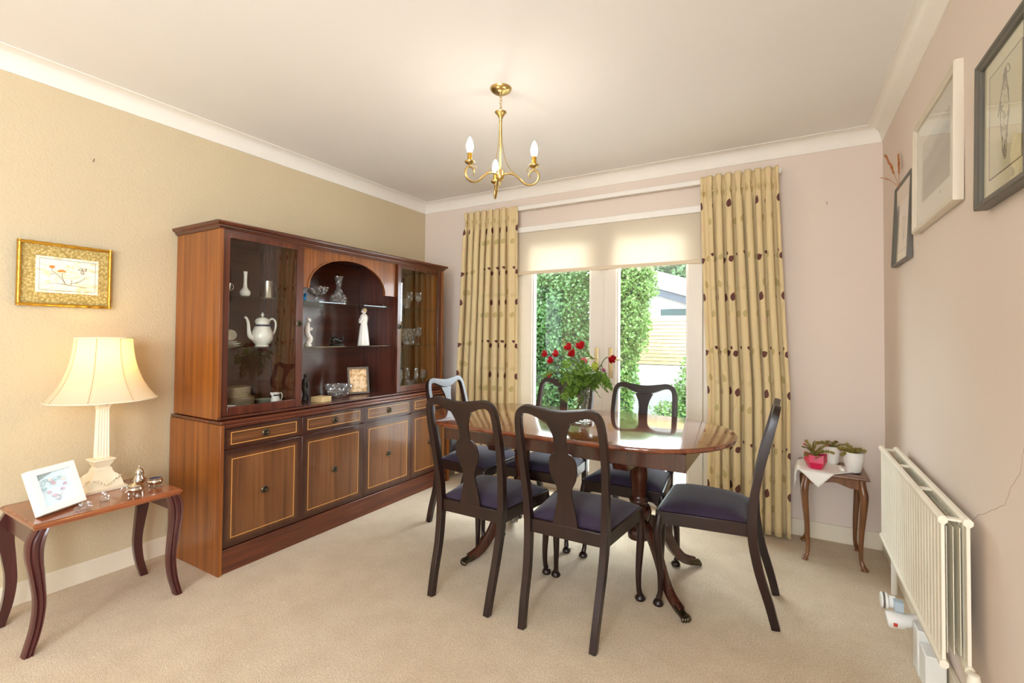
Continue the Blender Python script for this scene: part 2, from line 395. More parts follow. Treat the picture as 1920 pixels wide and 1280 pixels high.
def interp(tab, x):
    for (a, b), (c, d) in zip(tab, tab[1:]):
        if x <= c: return b+(d-b)*max(0, min(1, (x-a)/(c-a)))
    return tab[-1][1]
def obj(name, mb, mat, parent=None, smooth_angle=35, bevel=0, seg=2, label=None, pos=None, fix=False):
    me = bpy.data.meshes.new(name); me.from_pydata(mb.v, [], mb.f); me.validate()
    if fix:
        bm = bmesh.new(); bm.from_mesh(me); bmesh.ops.recalc_face_normals(bm, faces=bm.faces); bm.to_mesh(me); bm.free()
    o = bpy.data.objects.new(name, me); COL.objects.link(o)
    me.materials.append(MT[mat] if isinstance(mat, str) else mat)
    if smooth_angle:
        me.polygons.foreach_set('use_smooth', [True]*len(me.polygons)); me.set_sharp_from_angle(angle=rad(smooth_angle))
    if bevel:
        b = o.modifiers.new('bevel', 'BEVEL'); b.width = bevel; b.segments = seg; b.limit_method = 'ANGLE'; b.angle_limit = rad(40)
    base = Vector(pos) if pos is not None else Vector((0, 0, 0))
    if pos is not None: me.transform(Matrix.Translation(-base)); o.location = base
    if parent:
        o.parent = parent
    if label: o['label'] = label
    return o
def wobj(name, mb, mat, parent, **k):
    """mesh given in world space, kept in the frame of an unrotated parent"""
    o = obj(name, mb, mat, parent, **k)
    par = Vector((0, 0, 0)); p = parent
    while p is not None: par += p.location; p = p.parent
    o.location = o.location-par
    return o
def tag(o, label=None, cat=None, group=None, kind=None):
    if label: o['label'] = label
    if cat: o['category'] = cat
    if group: o['group'] = group
    if kind: o['kind'] = kind
    return o
def thing(name, label, cat, loc=(0, 0, 0), rz=0, group=None):
    o = bpy.data.objects.new(name, None); COL.objects.link(o); o.empty_display_size = .05
    o.location = loc; o.rotation_euler = (0, 0, rz); return tag(o, label, cat, group)
def struct(name, mb, mat, **k):
    o = obj(name, mb, mat, **k); o['kind'] = 'structure'; return o
def dup(root, loc=None, rot=None, label=None, group=None):
    def cp(o, par):
        c = o.copy(); COL.objects.link(c)
        if par is not None: c.parent = par
        for ch in list(o.children): cp(ch, c)
        return c
    kids = list(root.children)
    r = root.copy(); COL.objects.link(r)
    for ch in kids: cp(ch, r)
    if loc is not None: r.location = loc
    if rot is not None: r.rotation_euler = (0, 0, rot)
    if label: r['label'] = label
    if group: r['group'] = group
    return r
# ------------------------------------------------------------ the room
XL, XR, YB, YF, ZC, ZK = -2.914, 0.473, 3.382, -2.30, 2.40, 2.314
DX0, DX1, DZ = -1.93, -0.44, 2.075
struct('floor', MB().box(XL-.12, XR+.12, YF-.12, YB+.14, -.06, 0), 'carpet', smooth_angle=0)
struct('ceiling', MB().box(XL-.12, XR+.12, YF-.12, YB+.12, ZC, ZC+.08), 'ceiling', smooth_angle=0)
struct('wall_left', MB().box(XL-.12, XL, YF-.12, YB+.12, 0, ZC), 'wall_tex', smooth_angle=0)
struct('wall_right', MB().box(XR, XR+.12, YF-.12, -1.9, 0, ZC).box(XR, XR+.12, -.6, YB+.12, 0, ZC).box(XR, XR+.12, -1.9, -.6, 0, .9).box(XR, XR+.12, -1.9, -.6, 2.1, ZC), 'wall', smooth_angle=0)
b = MB().box(XL, DX0, YB, YB+.14, 0, ZC).box(DX1, XR, YB, YB+.14, 0, ZC).box(DX0, DX1, YB, YB+.14, DZ, ZC)
struct('wall_back', b, 'wall', smooth_angle=0)
b = MB().box(XL, -.9, YF-.12, YF, 0, ZC).box(.3, XR, YF-.12, YF, 0, ZC).box(-.9, .3, YF-.12, YF, 0, .6).box(-.9, .3, YF-.12, YF, 2.1, ZC)
struct('wall_front', b, 'wall', smooth_angle=0)
# coving: concave profile run round the four walls
def cove_prof():
    # (distance from wall, height) : bead at the foot, hollow, small fillet at the ceiling
    d = .078; p = [(0, ZK), (.006, ZK), (.008, ZK+.004)]
    for k in range(9):
        a = k/8*PI/2; p.append((.008+(d-.014)*(1-math.cos(a)), ZK+.006+(ZC-ZK-.010)*math.sin(a)))
    p += [(d-.003, ZC-.004), (d, ZC-.004), (d, ZC+.002), (0, ZC+.002)]
    return p
def run_profile(prof, corners):
    b = MB(); k = len(prof); vs = []
    for (x, y, sx, sy) in corners:
        for d, z in prof: vs.append((x+sx*d, y+sy*d, z))
    n = len(corners)
    fs = [(i*k+j, i*k+(j+1) % k, ((i+1) % n)*k+(j+1) % k, ((i+1) % n)*k+j) for i in range(n) for j in range(k)]
    return b.raw(vs, fs)
struct('trim_1', run_profile(cove_prof(), [(XL, YF, 1, 1), (XR, YF, -1, 1), (XR, YB, -1, -1), (XL, YB, 1, -1)]), 'cove', smooth_angle=30, fix=True)
def skirt(name, b): struct(name, b, 'skirt', bevel=.003)
skirt('baseboard_left', MB().box(XL, XL+.015, YF, YB, 0, .097))
skirt('baseboard_right', MB().box(XR-.015, XR, YF, YB, 0, .097))
skirt('baseboard_back', MB().box(XL+.015, DX0, YB-.015, YB, 0, .097).box(DX1, XR-.015, YB-.015, YB, 0, .097))
# hairline crack in the right wall plaster
ck = [(1.545, .96), (1.582, .872), (1.627, .829), (1.671, .775), (1.729, .743), (1.862, .686), (1.965, .621)]
random.seed(3)
b = MB().tube([(XR-.0002, p[0]+random.uniform(-.004, .004), p[1]+random.uniform(-.003, .003)) for p in smooth([(a, c, 0) for a, c in ck], 4)], .00045, 5)
struct('trim_2', b, plain('crack_line', lin(166, 146, 126), .9), smooth_angle=0)

# french doors: frame, two leaves, panes, handles
def rect_frame(b, x0, x1, z0, z1, wl, wr, wb, wt, y0, y1):
    b.box(x0, x0+wl, y0, y1, z0, z1).box(x1-wr, x1, y0, y1, z0, z1)
    b.box(x0+wl, x1-wr, y0, y1, z0, z0+wb).box(x0+wl, x1-wr, y0, y1, z1-wt, z1)
    return b
fr = struct('door_1', rect_frame(MB(), DX0, DX1, 0, DZ, .05, .05, .03, .045, YB+.005, YB+.075), 'upvc', bevel=.003)
for i, (x0, x1) in enumerate(((-1.878, -1.190), (-1.180, -0.492))):
    dl = wobj('door_leaf', rect_frame(MB(), x0, x1, .032, 2.028, .095, .095, .13, .085, YB-.004, YB+.060), 'upvc', fr, bevel=.004)
    wobj('glazing_bead', rect_frame(MB(), x0+.095, x1-.095, .162, 1.943, .014, .014, .014, .014, YB+.008, YB+.050), 'upvc', dl, bevel=.003)
    wobj('door_glass', MB().box(x0+.105, x1-.105, YB+.026, YB+.030, .172, 1.933), 'pane', dl, smooth_angle=0)
    hx = -1.232 if i == 0 else -1.124; sg = -1 if i == 0 else 1
    hp = wobj('handle_plate', MB().box(hx-.016, hx+.016, YB-.012, YB-.004, .885, 1.108), 'palebrass', dl, bevel=.006, seg=3)
    hb = MB().tube([(hx, YB-.012, 1.03), (hx, YB-.045, 1.03), (hx+sg*.012, YB-.052, 1.03), (hx+sg*.10, YB-.050, 1.022)], [.009, .008, .008, .006], 10, sm=3)
    wobj('door_handle', hb, 'palebrass', hp)
wobj('door_meeting_cover', MB().box(-1.193, -1.177, YB-.012, YB-.004, .03, 2.0), 'upvc', fr, bevel=.003)
# unseen rear and side windows, added behind the camera to light the room
struct('added_rear_window', rect_frame(MB(), -.9, .3, .6, 2.1, .05, .05, .05, .05, YF-.10, YF-.04), 'upvc')
b = MB(); x0, x1 = XR+.04, XR+.10
b.box(x0, x1, -1.9, -1.85, .9, 2.1).box(x0, x1, -.65, -.6, .9, 2.1).box(x0, x1, -1.85, -.65, .9, .95).box(x0, x1, -1.85, -.65, 2.05, 2.1).box(x0, x1, -1.275, -1.225, .95, 2.05)
struct('added_side_window', b, 'upvc')  # unseen side window, added for the daylight it lets in

# roller blind + curtain track
bl = thing('roller_blind', 'cream roller blind pulled a quarter down over the french doors', 'blind', (-1.205, YB-.03, 2.0))
wobj('cassette', MB().box(-1.915, -.49, YB-.055, YB-.001, 2.022, 2.068), 'white', bl, bevel=.004)
g = MB(); n = 24
g.box(-1.905, -.50, YB-.0345, YB-.0335, 1.706, 2.03)
wobj('blind_cloth', g, 'blind', bl, smooth_angle=0)
wobj('bottom_bar', MB().box(-1.908, -.497, YB-.040, YB-.028, 1.684, 1.710), plain('bar_cover', lin(222, 204, 176), .6), bl, bevel=.003)
tr = thing('curtain_track', 'white curtain track running above the french doors', 'curtain track', (-1.2, YB-.03, 2.22))
wobj('rail', MB().box(-2.42, -.03, YB-.075, YB-.045, 2.200, 2.232), 'white', tr, bevel=.004)
for x in (-2.3, -1.75, -1.2, -.65, -.1): wobj('bracket', MB().box(x-.01, x+.01, YB-.046, YB, 2.206, 2.226), 'white', tr)

def curtain(name, label, x0t, x1t, x0b, x1b, nf, seed, zt, zb, flatside):
    rnd = random.Random(seed); ph = [rnd.uniform(-.5, .5) for _ in range(nf+2)]; amp = [rnd.uniform(.65, 1.25) for _ in range(nf+2)]
    NU, NV = nf*22, 46; vs = []; us = []
    YC = YB-.098
    for j in range(NV+1):
        v = j/NV; v = v**1.25 if True else v; z = zt+(zb-zt)*v
        a = 1-v
        head = math.exp(-((v-.045)/.022)**2)            # pinched just under the heading
        row = []
        for i in range(NU+1):
            u = i/NU; x = x0t+(x1t-x0t)*u
            xb = x0b+(x1b-x0b)*u; sp = min(1, v*1.6)**1.3; xx = x+(xb-x)*sp
            k = u*nf; ki = int(min(k, nf-1)); fr_ = k-ki
            A = amp[ki]*(1-fr_)+amp[ki+1]*fr_
            flat = 1.0
            if flatside == 'r': flat = 1-max(0, min(1, (u-.80)/.08))*.85
            if flatside == 'l': flat = 1-max(0, min(1, (.14-u)/.06))*.85
            w_ = 2*PI*(k+.12*math.sin(2*PI*u*1.7+seed)*min(1, v*3))
            base = .040*A*flat*(1-.55*head)*(.62+.38*min(1, v*6))*(1+.25*v)
            yy = YC-base*math.cos(w_)*(1.0) + .006*math.sin(5*v+ki)*v
            xx += .011*A*flat*math.sin(2*w_)*(1+.3*v)*(1-head)
            if head > .2: yy += .008*head*math.cos(3*w_)
            vs.append((xx, min(yy, YB-.055 if v < .05 else YB-.042), z))
        for i in range(NU+1): pass
    V = np.array(vs).reshape(NV+1, NU+1, 3)
    # arc length along the middle row gives the cloth's own width coordinate
    L = np.r_[0, np.cumsum(np.linalg.norm(np.diff(V[NV//2], axis=0), axis=1))]
    rep = .175; U = L/L[-1]*nf*rep*(1.0 if flatside == 'r' else 1.5)+.085
    fs = [(j*(NU+1)+i, j*(NU+1)+i+1, (j+1)*(NU+1)+i+1, (j+1)*(NU+1)+i) for j in range(NV) for i in range(NU)]
    me = bpy.data.meshes.new(name); me.from_pydata(vs, [], fs)
    uvl = me.uv_layers.new(name='UVMap'); li = np.zeros(len(me.loops), int); me.loops.foreach_get('vertex_index', li)
    uv = np.zeros((len(li), 2)); uv[:, 0] = U[li % (NU+1)]; uv[:, 1] = V.reshape(-1, 3)[li, 2]-zb+.0
    uvl.data.foreach_set('uv', uv.ravel())
    me.polygons.foreach_set('use_smooth', [True]*len(me.polygons)); me.materials.append(MT['curtain'])
    root = thing(name, label, 'curtain', ((x0b+x1b)/2, YC, 0), 0, None)
    o = bpy.data.objects.new('drape', me); COL.objects.link(o); o.parent = root; o.location = -root.location
    s_ = o.modifiers.new('thickness', 'SOLIDIFY'); s_.thickness = .0015
    # pinch pleat stitching: small tufts
    for k in range(nf):
        u = (k+.5)/nf; x = x0t+(x1t-x0t)*u
        b = MB().tube([(x-.006, YC-.040, zt-.11), (x, YC-.046, zt-.11), (x+.006, YC-.040, zt-.11)], .004, 6)
        wobj('pleat_tuft', b, 'curtain', root)
    return root
curtain('curtain', 'leaf print gold curtain on the cabinet side of the french doors', -2.375, -1.868, -2.425, -1.86, 8, 3, 2.232, .03, 'r')
curtain('curtain', 'leaf print gold curtain beside the small plant table', -.492, -.045, -.445, .012, 8, 5, 2.238, .012, 'l')

# ------------------------------------------------------------ sideboard (base unit)
SX = -2.42; SY0, SY1 = 1.297, 3.118
sb = thing('sideboard', 'long mahogany sideboard base with four drawers above four inlaid doors', 'sideboard', ((XL+SX)/2, (SY0+SY1)/2, 0))
b = MB().box(XL+.016, SX+.012, SY0, SY0+.018, 0, .735).box(XL+.016, SX+.012, SY1-.018, SY1, 0, .735)
wobj('side_panel', MB().box(XL+.016, SX+.018, SY0, SY0+.018, 0, .736), 'sapele', sb, bevel=.0015)
wobj('side_panel', MB().box(XL+.016, SX+.018, SY1-.018, SY1, 0, .736), 'sapele', sb, bevel=.0015)
wobj('carcass', MB().box(XL+.02, SX-.012, SY0+.018, SY1-.018, .11, .735), 'sapele_red', sb, bevel=.001)
wobj('plinth', MB().box(XL+.03, SX+.008, SY0+.018, SY1-.018, 0, .118), 'sapele_red', sb, bevel=.002)
wobj('top_board', MB().box(XL+.016, SX+.014, SY0+.002, SY1-.002, .7365, .752), 'sapele_red', sb, bevel=.003)
wobj('top_moulding', MB().box(SX+.001, SX+.014, SY0+.018, SY1-.018, .716, .735), 'sapele_red', sb, bevel=.005)
def stringing(y0, y1, z0, z1, x, t=.0035):
    b = MB()
    b.box(x, x+.0008, y0, y1, z0, z0+t).box(x, x+.0008, y0, y1, z1-t, z1).box(x, x+.0008, y0, y0+t, z0+t, z1-t).box(x, x+.0008, y1-t, y1, z0+t, z1-t)
    return b
def ring_pull(x, y, z):
    pts = [(r*1.0, zz) for r, zz in ((.0195, 0), (.0195, .003), (.016, .006), (.0125, .004), (.0085, .006), (.0085, .011), (.0065, .017), (0, .020))]
    b = MB().lathe(pts, (0, 0, 0), 20); b.rot(Matrix.Rotation(PI/2, 4, 'Y')); b.rot(Matrix.Translation((x, y, z)))
    b.tube([(x+.008, y+.0155*math.cos(a), z+.0155*math.sin(a)) for a in [2*PI*k/20 for k in range(20)]], .0022, 6, closed=True)
    return b
ys = [SY0+.020, 1.7565, 2.2185, 2.675, SY1-.020]
for k in range(4):
    y0, y1 = ys[k]+.004, ys[k+1]-.004; yc = (y0+y1)/2
    d = wobj('drawer', MB().box(SX-.012, SX+.004, y0, y1, .613, .712), 'drawer_panel', sb, bevel=.002, pos=(SX, yc, .6625))
    wobj('inlay', stringing(y0+.034, y1-.030, .632, .694, SX+.004), 'inlay', d, smooth_angle=0)
    wobj('ring_pull', ring_pull(SX+.004, yc, .663), 'agedbrass', d)
    d = wobj('door', MB().box(SX-.012, SX+.004, y0, y1, .124, .604), 'door_panel', sb, bevel=.002, pos=(SX, yc, .364))
    wobj('inlay', stringing(y0+.040, y1-.040, .166, .560, SX+.004), 'inlay', d, smooth_angle=0)
    wobj('ring_pull', ring_pull(SX+.004, yc, .361), 'agedbrass', d)
    if k: wobj('stile', MB().box(SX-.010, SX+.002, ys[k]-.0035, ys[k]+.0035, .12, .715), 'sapele_redv', sb)

# ------------------------------------------------------------ display cabinet (upper unit)
UX = -2.47; UY0, UY1 = 1.312, 3.098; UB, UT = .7545, 1.722
dc = thing('display_cabinet', 'mahogany glass-fronted display cabinet with an open arched middle, standing on the sideboard', 'cabinet', ((XL+UX)/2, (UY0+UY1)/2, UB))
P1, P2 = 1.782, 2.592
IB = XL+.036
for y in (UY0, UY1-.018): wobj('side_panel', MB().box(XL+.018, UX+.004, y, y+.018, UB, UT), 'sapele', dc, bevel=.0015)
wobj('back_panel', MB().box(XL+.02, IB-.002, UY0+.018, UY1-.018, UB+.012, UT-.016), 'inside', dc, smooth_angle=0)
wobj('base_board', MB().box(XL+.02, UX+.022, UY0+.001, UY1-.001, UB, UB+.012), 'sapele_red', dc, bevel=.003)
wobj('top_board', MB().box(XL+.02, UX, UY0+.018, UY1-.018, UT-.016, UT), 'sapele_red', dc)
for y in (P1-.008, P2-.008): wobj('partition', MB().box(IB, UX-.026, y, y+.016, UB+.012, UT-.016), 'sapele_redv', dc)
# cornice: stepped moulding
cp = [(0, UT), (.006, UT), (.008, UT+.006), (.014, UT+.010), (.014, UT+.016), (.026, UT+.020), (.030, UT+.030), (.030, UT+.036), (0, UT+.036)]
b = MB(); k = len(cp)
vs = []
for (x, y, sx, sy) in ((XL+.018, UY0, 0, -1), (UX, UY0, 1, -1), (UX, UY1, 1, 1), (XL+.018, UY1, 0, 1)):
    vs += [(x+sx*d, y+sy*d*.9, z) for d, z in cp]
b.raw(vs, [(i*k+j, i*k+(j+1) % k, (i+1)*k+(j+1) % k, (i+1)*k+j) for i in range(3) for j in range(k)])
b.box(XL+.018, UX, UY0, UY1, UT, UT+.035)
wobj('cornice', b, 'sapele_red', dc, smooth_angle=20, fix=True)
# arch board
ya, yb, zs, rz = 1.838, 2.468, 1.470, .205; yc = (ya+yb)/2; ra = (yb-ya)/2
n = 28; arc = [(yc-ra*math.cos(PI*i/n), zs+rz*math.sin(PI*i/n)**.92) for i in range(n+1)]
poly = [(P1+.008, zs), (P1+.008, UT-.016), (P2-.008, UT-.016), (P2-.008, zs)]
b = MB(); top = UT-.016; x0, x1 = UX-.038, UX-.022
vs = [(x, y, z) for x in (x0, x1) for (y, z) in arc]+[(x, y, top) for x in (x0, x1) for (y, z) in arc]; m = n+1; fs = []
for i in range(n):
    fs += [(m+i, m+i+1, 3*m+i+1, 3*m+i), (i+1, i, 2*m+i, 2*m+i+1), (i, i+1, m+i+1, m+i)]
b.raw(vs, fs); b.box(x0, x1, P1+.008, ya, zs, top).box(x0, x1, yb, P2-.008, zs, top)
wobj('arch_board', b, 'sapele', dc, smooth_angle=30, fix=True)
b = MB().sweep([(x1+.002, y, z-.002) for y, z in arc], lambda i, t: [(-.004, -.004), (.004, -.004), (.004, .004), (-.004, .004)], up=(1, 0, 0))
wobj('arch_trim', b, 'sapele', dc, smooth_angle=40)
for (y0, y1) in ((UY0+.018, P1-.008), (P1+.008, P2-.008), (P2+.008, UY1-.018)):
    for z in (1.113, 1.395):
        wobj('glass_shelf', MB().box(IB+.002, -2.528, y0+.002, y1-.002, z-.006, z), 'shelfglass', dc, smooth_angle=0)
# sliding glazed doors
for (y0, y1, ky) in ((UY0+.018, 1.792, 1.766), (2.575, UY1-.018, 2.596)):
    b = MB(); x0, x1 = UX-.016, UX-.001; z0, z1 = UB+.013, UT-.001; wl = .034
    b.box(x0, x1, y0, y0+wl, z0, z1).box(x0, x1, y1-wl-.008, y1, z0, z1).box(x0, x1, y0+wl, y1-wl-.008, z0, z0+.045).box(x0, x1, y0+wl, y1-wl-.008, z1-.040, z1)
    d = wobj('door', b, 'sapele_redv', dc, bevel=.002)
    wobj('glass_pane', MB().box(x0+.006, x0+.009, y0+wl-.004, y1-wl-.004, z0+.040, z1-.036), 'cabglass', d, smooth_angle=0)
    wobj('ring_pull', ring_pull(x1, ky, 1.250).rot(Matrix.Identity(4)), 'agedbrass', d)
# ------------------------------------------------------------ dining table
TZ = .735; TX0, TX1, TY0, TY1 = -1.865, -.198, 1.935, 2.822; TCX, TCY = (TX0+TX1)/2, (TY0+TY1)/2
dt = thing('dining_table', 'oval mahogany twin pedestal dining table with a glossy top', 'dining table', (TCX, TCY, 0))
def oval(x0, x1, y0, y1, ins, n=20, straight=.46):
    # straight long sides, D-shaped ends
    cx, cy = (x0+x1)/2, (y0+y1)/2; hy = (y1-y0)/2-ins; hx = (x1-x0)/2-ins; s = hx*straight; out = []
    for i in range(n+1):
        a = -PI/2+PI*i/n; out.append((cx+s+(hx-s)*math.cos(a)**.9 if math.cos(a) > 0 else cx+s, cy+hy*math.sin(a)))
    for i in range(n+1):
        a = PI/2+PI*i/n; out.append((cx-s-(hx-s)*abs(math.cos(a))**.9, cy+hy*math.sin(a)))
    return out
prof = [(.030, TZ-.024), (.012, TZ-.024), (.004, TZ-.020), (0, TZ-.013), (0, TZ-.006), (.003, TZ-.001), (.007, TZ)]
b = MB(); vs = []; R_ = [oval(TX0, TX1, TY0, TY1, d) for d, z in prof]; m = len(R_[0])
for ring, (d, z) in zip(R_, prof): vs += [(x, y, z) for x, y in ring]
fs = [(k*m+i, k*m+(i+1) % m, (k+1)*m+(i+1) % m, (k+1)*m+i) for k in range(len(prof)-1) for i in range(m)]
fs += [tuple(range(m))[::-1], tuple(range((len(prof)-1)*m, len(prof)*m))]
wobj('tabletop', b.raw(vs, fs), 'tabletop', dt, smooth_angle=50)
AX0, AX1, AY0, AY1 = -1.60, -.36, 2.03, 2.725
b = rectb = MB()
b.box(AX0, AX1, AY0, AY0+.022, TZ-.10, TZ-.024).box(AX0, AX1, AY1-.022, AY1, TZ-.10, TZ-.024)
b.box(AX0+.001, AX0+.022, AY0+.0225, AY1-.0225, TZ-.0995, TZ-.024).box(AX1-.022, AX1-.001, AY0+.0225, AY1-.0225, TZ-.0995, TZ-.024)
wobj('apron', b, 'tablewood', dt, bevel=.002)
PX = (-1.300, -.640); PYC = 2.360
for ip, px in enumerate(PX):
    bb = [(-1, -1)]
    # bearer: cambered block under the apron
    poly = [(AY0+.01, TZ-.10), (AY0+.03, TZ-.135), (TCY-.16, TZ-.150), (TCY-.07, TZ-.178), (TCY+.07, TZ-.178), (TCY+.16, TZ-.150), (AY1-.03, TZ-.135), (AY1-.01, TZ-.10)]
    wobj('bearer', MB().prism(poly, px-.035, px+.035, 'x'), 'tablewood', dt, bevel=.003)
    colp = [(.0, .20), (.052, .20), (.056, .225), (.050, .25), (.040, .262), (.040, .275), (.052, .285), (.060, .31), (.062, .335), (.055, .36), (.043, .372), (.047, .380), (.047, .388), (.036, .396), (.033, .41), (.040, .47), (.044, .51), (.041, .545), (.046, .556), (.046, .570), (0, .570)]
    wobj('pedestal_column', MB().lathe(colp, (px, PYC, 0), 28), 'tablewood', dt, smooth_angle=60)
    sx = 1 if ip else -1
    for ang in ((-44, 52) if ip else (-115, 128)):
        a = rad(ang); ca, sa = math.cos(a), math.sin(a)
        prf = [(.030, .265), (.075, .268), (.12, .245), (.17, .185), (.215, .115), (.265, .062), (.315, .038), (.345, .030)]
        path = smooth([(px+ca*r, PYC+sa*r, z) for r, z in prf], 4)
        def sec(i, t):
            w_ = .0145-.001*t; h_ = .034-.014*t
            return [(-w_, -h_), (w_, -h_), (w_, h_*.7), (w_*.6, h_), (-w_*.6, h_), (-w_, h_*.7)]
        lg = wobj('leg', MB().sweep(path, sec, up=(0, 0, 1)), 'tablewood', dt, smooth_angle=40)
        # brass lion paw
        b = MB(); e = Vector((px+ca*.355, PYC+sa*.355, .020)); s = Vector((-sa, ca, 0)); d = Vector((ca, sa, 0))
        b.sweep([e-d*.045+Vector((0, 0, .012)), e-d*.02+Vector((0, 0, .008)), e, e+d*.02-Vector((0, 0, .002))], lambda i, t: [(.019*math.cos(q)*(.9+.25*t), .019*math.sin(q)*(1-.2*t)) for q in [2*PI*k/12 for k in range(12)]], up=(0, 0, 1))
        for k in (-1.5, -.5, .5, 1.5):
            c = e+d*(.026-.004*abs(k))+s*(k*.0105); b.ball((c.x, c.y, .012), (.0085, .0085, .011), 8, 6)
        wobj('paw_caster', b, 'agedbrass', lg, smooth_angle=60)

# ------------------------------------------------------------ dining chairs
def stick(x, y, z, s): return (x*s, y, z)
def make_chair():
    t = thing('dining_chair', '', 'chair')
    # seat frame (trapezoid)
    bw, fw, d0, d1, z0, z1 = .178, .218, .012, .385, .362, .418
    b = MB(); T = .022
    b.prism([(-bw+.01, -.006), (bw-.01, -.006), (bw-.01, T-.006), (-bw+.01, T-.006)], z0, z1)
    b.prism([(-fw+.01, d1-T), (fw-.01, d1-T), (fw-.01, d1), (-fw+.01, d1)], z0, z1)
    for s in (-1, 1):
        q = [(s*(bw), .012), (s*fw, d1-.005), (s*(fw-T), d1-.005), (s*(bw-T), .012)]
        b.prism(q if s < 0 else q[::-1], z0, z1)
    obj('seat_frame', b, 'darkwood', t, bevel=.003, fix=True)
    # drop-in cushion, crowned
    N = 12; vs = []; 
    for j in range(N+1):
        for i in range(N+1):
            u, v = i/N*2-1, j/N*2-1
            y = .022+(d1-.014-.022)*(v+1)/2; hw = (bw-.010)+(fw-bw)*(y/d1)
            e = max(abs(u), abs(v)); cr = .042*(1-abs(u)**3.2)**.6*(1-abs(v)**3.2)**.6
            vs.append((u*hw, y, .424+cr+.0008*math.sin(i*3+j)))
    n1 = (N+1)
    fs = [(j*n1+i, j*n1+i+1, (j+1)*n1+i+1, (j+1)*n1+i) for j in range(N) for i in range(N)]
    ed = [i for i in range(n1)]+[j*n1+N for j in range(1, n1)]+[N*n1+i for i in range(N-1, -1, -1)]+[j*n1 for j in range(N-1, 0, -1)]
    k0 = len(vs); vs += [(vs[i][0]*1.0, vs[i][1], .405) for i in ed]
    fs += [(ed[(q+1) % len(ed)], ed[q], k0+q, k0+(q+1) % len(ed)) for q in range(len(ed))]
    fs.append(tuple(range(k0, k0+len(ed))))
    obj('seat', MB().raw(vs, fs), 'velvet', t, smooth_angle=70)
    # rear legs
    for s in (-1, 1):
        path = smooth([(s*.152, -.085, 0), (s*.156, -.060, .10), (s*.160, -.025, .22), (s*.166, -.003, .34), (s*.169, .002, .43)], 3)
        obj('leg', MB().sweep(path, lambda i, q: [(-.0135-.002*q, -.016-.003*q), (.0135+.002*q, -.016-.003*q), (.0135+.002*q, .016+.003*q), (-.0135-.002*q, .016+.003*q)], up=(0, 1, 0)), 'darkwood', t, bevel=.002)
    # cabriole front legs
    for s in (-1, 1):
        P = [(s*.203, .368, .40), (s*.209, .374, .355), (s*.210, .377, .325), (s*.210, .375, .28), (s*.206, .369, .20), (s*.203, .364, .12), (s*.204, .364, .06), (s*.207, .370, .030)]
        rr = [.017, .0185, .019, .0185, .0165, .0135, .0115, .013]
        b = MB().tube(P, rr, 12, sm=4)
        b.lathe([(0, 0), (.019, 0), (.023, .006), (.0225, .012), (.018, .020), (.012, .028)], (s*.209, .372, 0), 16)
        obj('leg', b, 'darkwood', t, smooth_angle=60)
        e = [(s*.196, .372, .363), (s*.17, .376, .350), (s*.150, .376, .362)]
        obj('knee_bracket', MB().prism([(s*.19, .362), (s*.19, .325), (s*.180, .345), (s*.165, .356), (s*.145, .362)][::s], .358, .378, 'y'), 'darkwood', t, bevel=.002, fix=True)
    # back frame : stile, rounded ear, dipped yoke rail, ear, stile in one run
    def yb(z): return interp([(.40, .002), (.50, -.004), (.60, -.020), (.70, -.042), (.80, -.068), (.92, -.098)], z)
    half = [(.170, .415), (.1725, .50), (.178, .60), (.1815, .70), (.181, .79), (.1775, .845), (.169, .874), (.152, .890), (.126, .8935), (.094, .887), (.058, .877), (.025, .871), (0, .8695)]
    full = [(x, z) for x, z in half]+[(-x, z) for x, z in half[::-1][1:]]
    path = smooth([(x, yb(z), z) for x, z in full], 4)
    # widths across the run: slim stile, deeper rail
    L = len(path)
    def sec(i, q):
        e = abs(q-.5)*2; p = path[i]; wd = interp([(0, .0255), (.10, .0245), (.17, .0225), (.27, .0165), (.40, .0145), (.55, .0125), (.75, .013), (1, .0155)], e); th = interp([(0, .0115), (.4, .012), (1, .017)], e)
        return [(-th, -wd), (0, -wd-.001), (th, -wd), (th+.001, 0), (th, wd), (0, wd+.001), (-th, wd), (-th-.001, 0)]
    vs = []; fs = []
    for i, p in enumerate(path):
        tt = (path[min(i+1, L-1)]-path[max(i-1, 0)]).normalized(); nn = Vector((0, 1, .25)).normalized(); nn = (nn-tt*nn.dot(tt)).normalized(); sd = tt.cross(nn).normalized()
        for a, c in sec(i, i/(L-1)): vs.append(p+nn*a+sd*c)
    fs = [(i*8+j, i*8+(j+1) % 8, (i+1)*8+(j+1) % 8, (i+1)*8+j) for i in range(L-1) for j in range(8)]+[tuple(range(8))[::-1], tuple(range((L-1)*8, L*8))]
    obj('back_frame', MB().raw(vs, fs), 'darkwood', t, smooth_angle=50, fix=True)
    # vase splat
    w = [(.412, .056), (.44, .052), (.47, .045), (.51, .036), (.545, .031), (.575, .034), (.592, .043), (.610, .052), (.64, .060), (.672, .061), (.697, .055), (.710, .046), (.716, .040), (.720, .030), (.735, .0265), (.77, .0265), (.80, .032), (.820, .040), (.838, .049), (.848, .055)]
    vs = []; n = len(w)
    for z, h in w:
        y = yb(z)*1.0+.004*math.sin(PI*(z-.41)/.44); vs += [(-h, y-.005, z), (h, y-.005, z), (h, y+.005, z), (-h, y+.005, z)]
    fs = [(i*4+j, i*4+(j+1) % 4, (i+1)*4+(j+1) % 4, (i+1)*4+j) for i in range(n-1) for j in range(4)]+[(3, 2, 1, 0), tuple((n-1)*4+j for j in range(4))]
    obj('splat', MB().raw(vs, fs), 'darkwood', t, smooth_angle=40, bevel=.0015, fix=True)
    return t
ch = make_chair(); cg = 'dining chairs around the oval table'
ch['group'] = cg
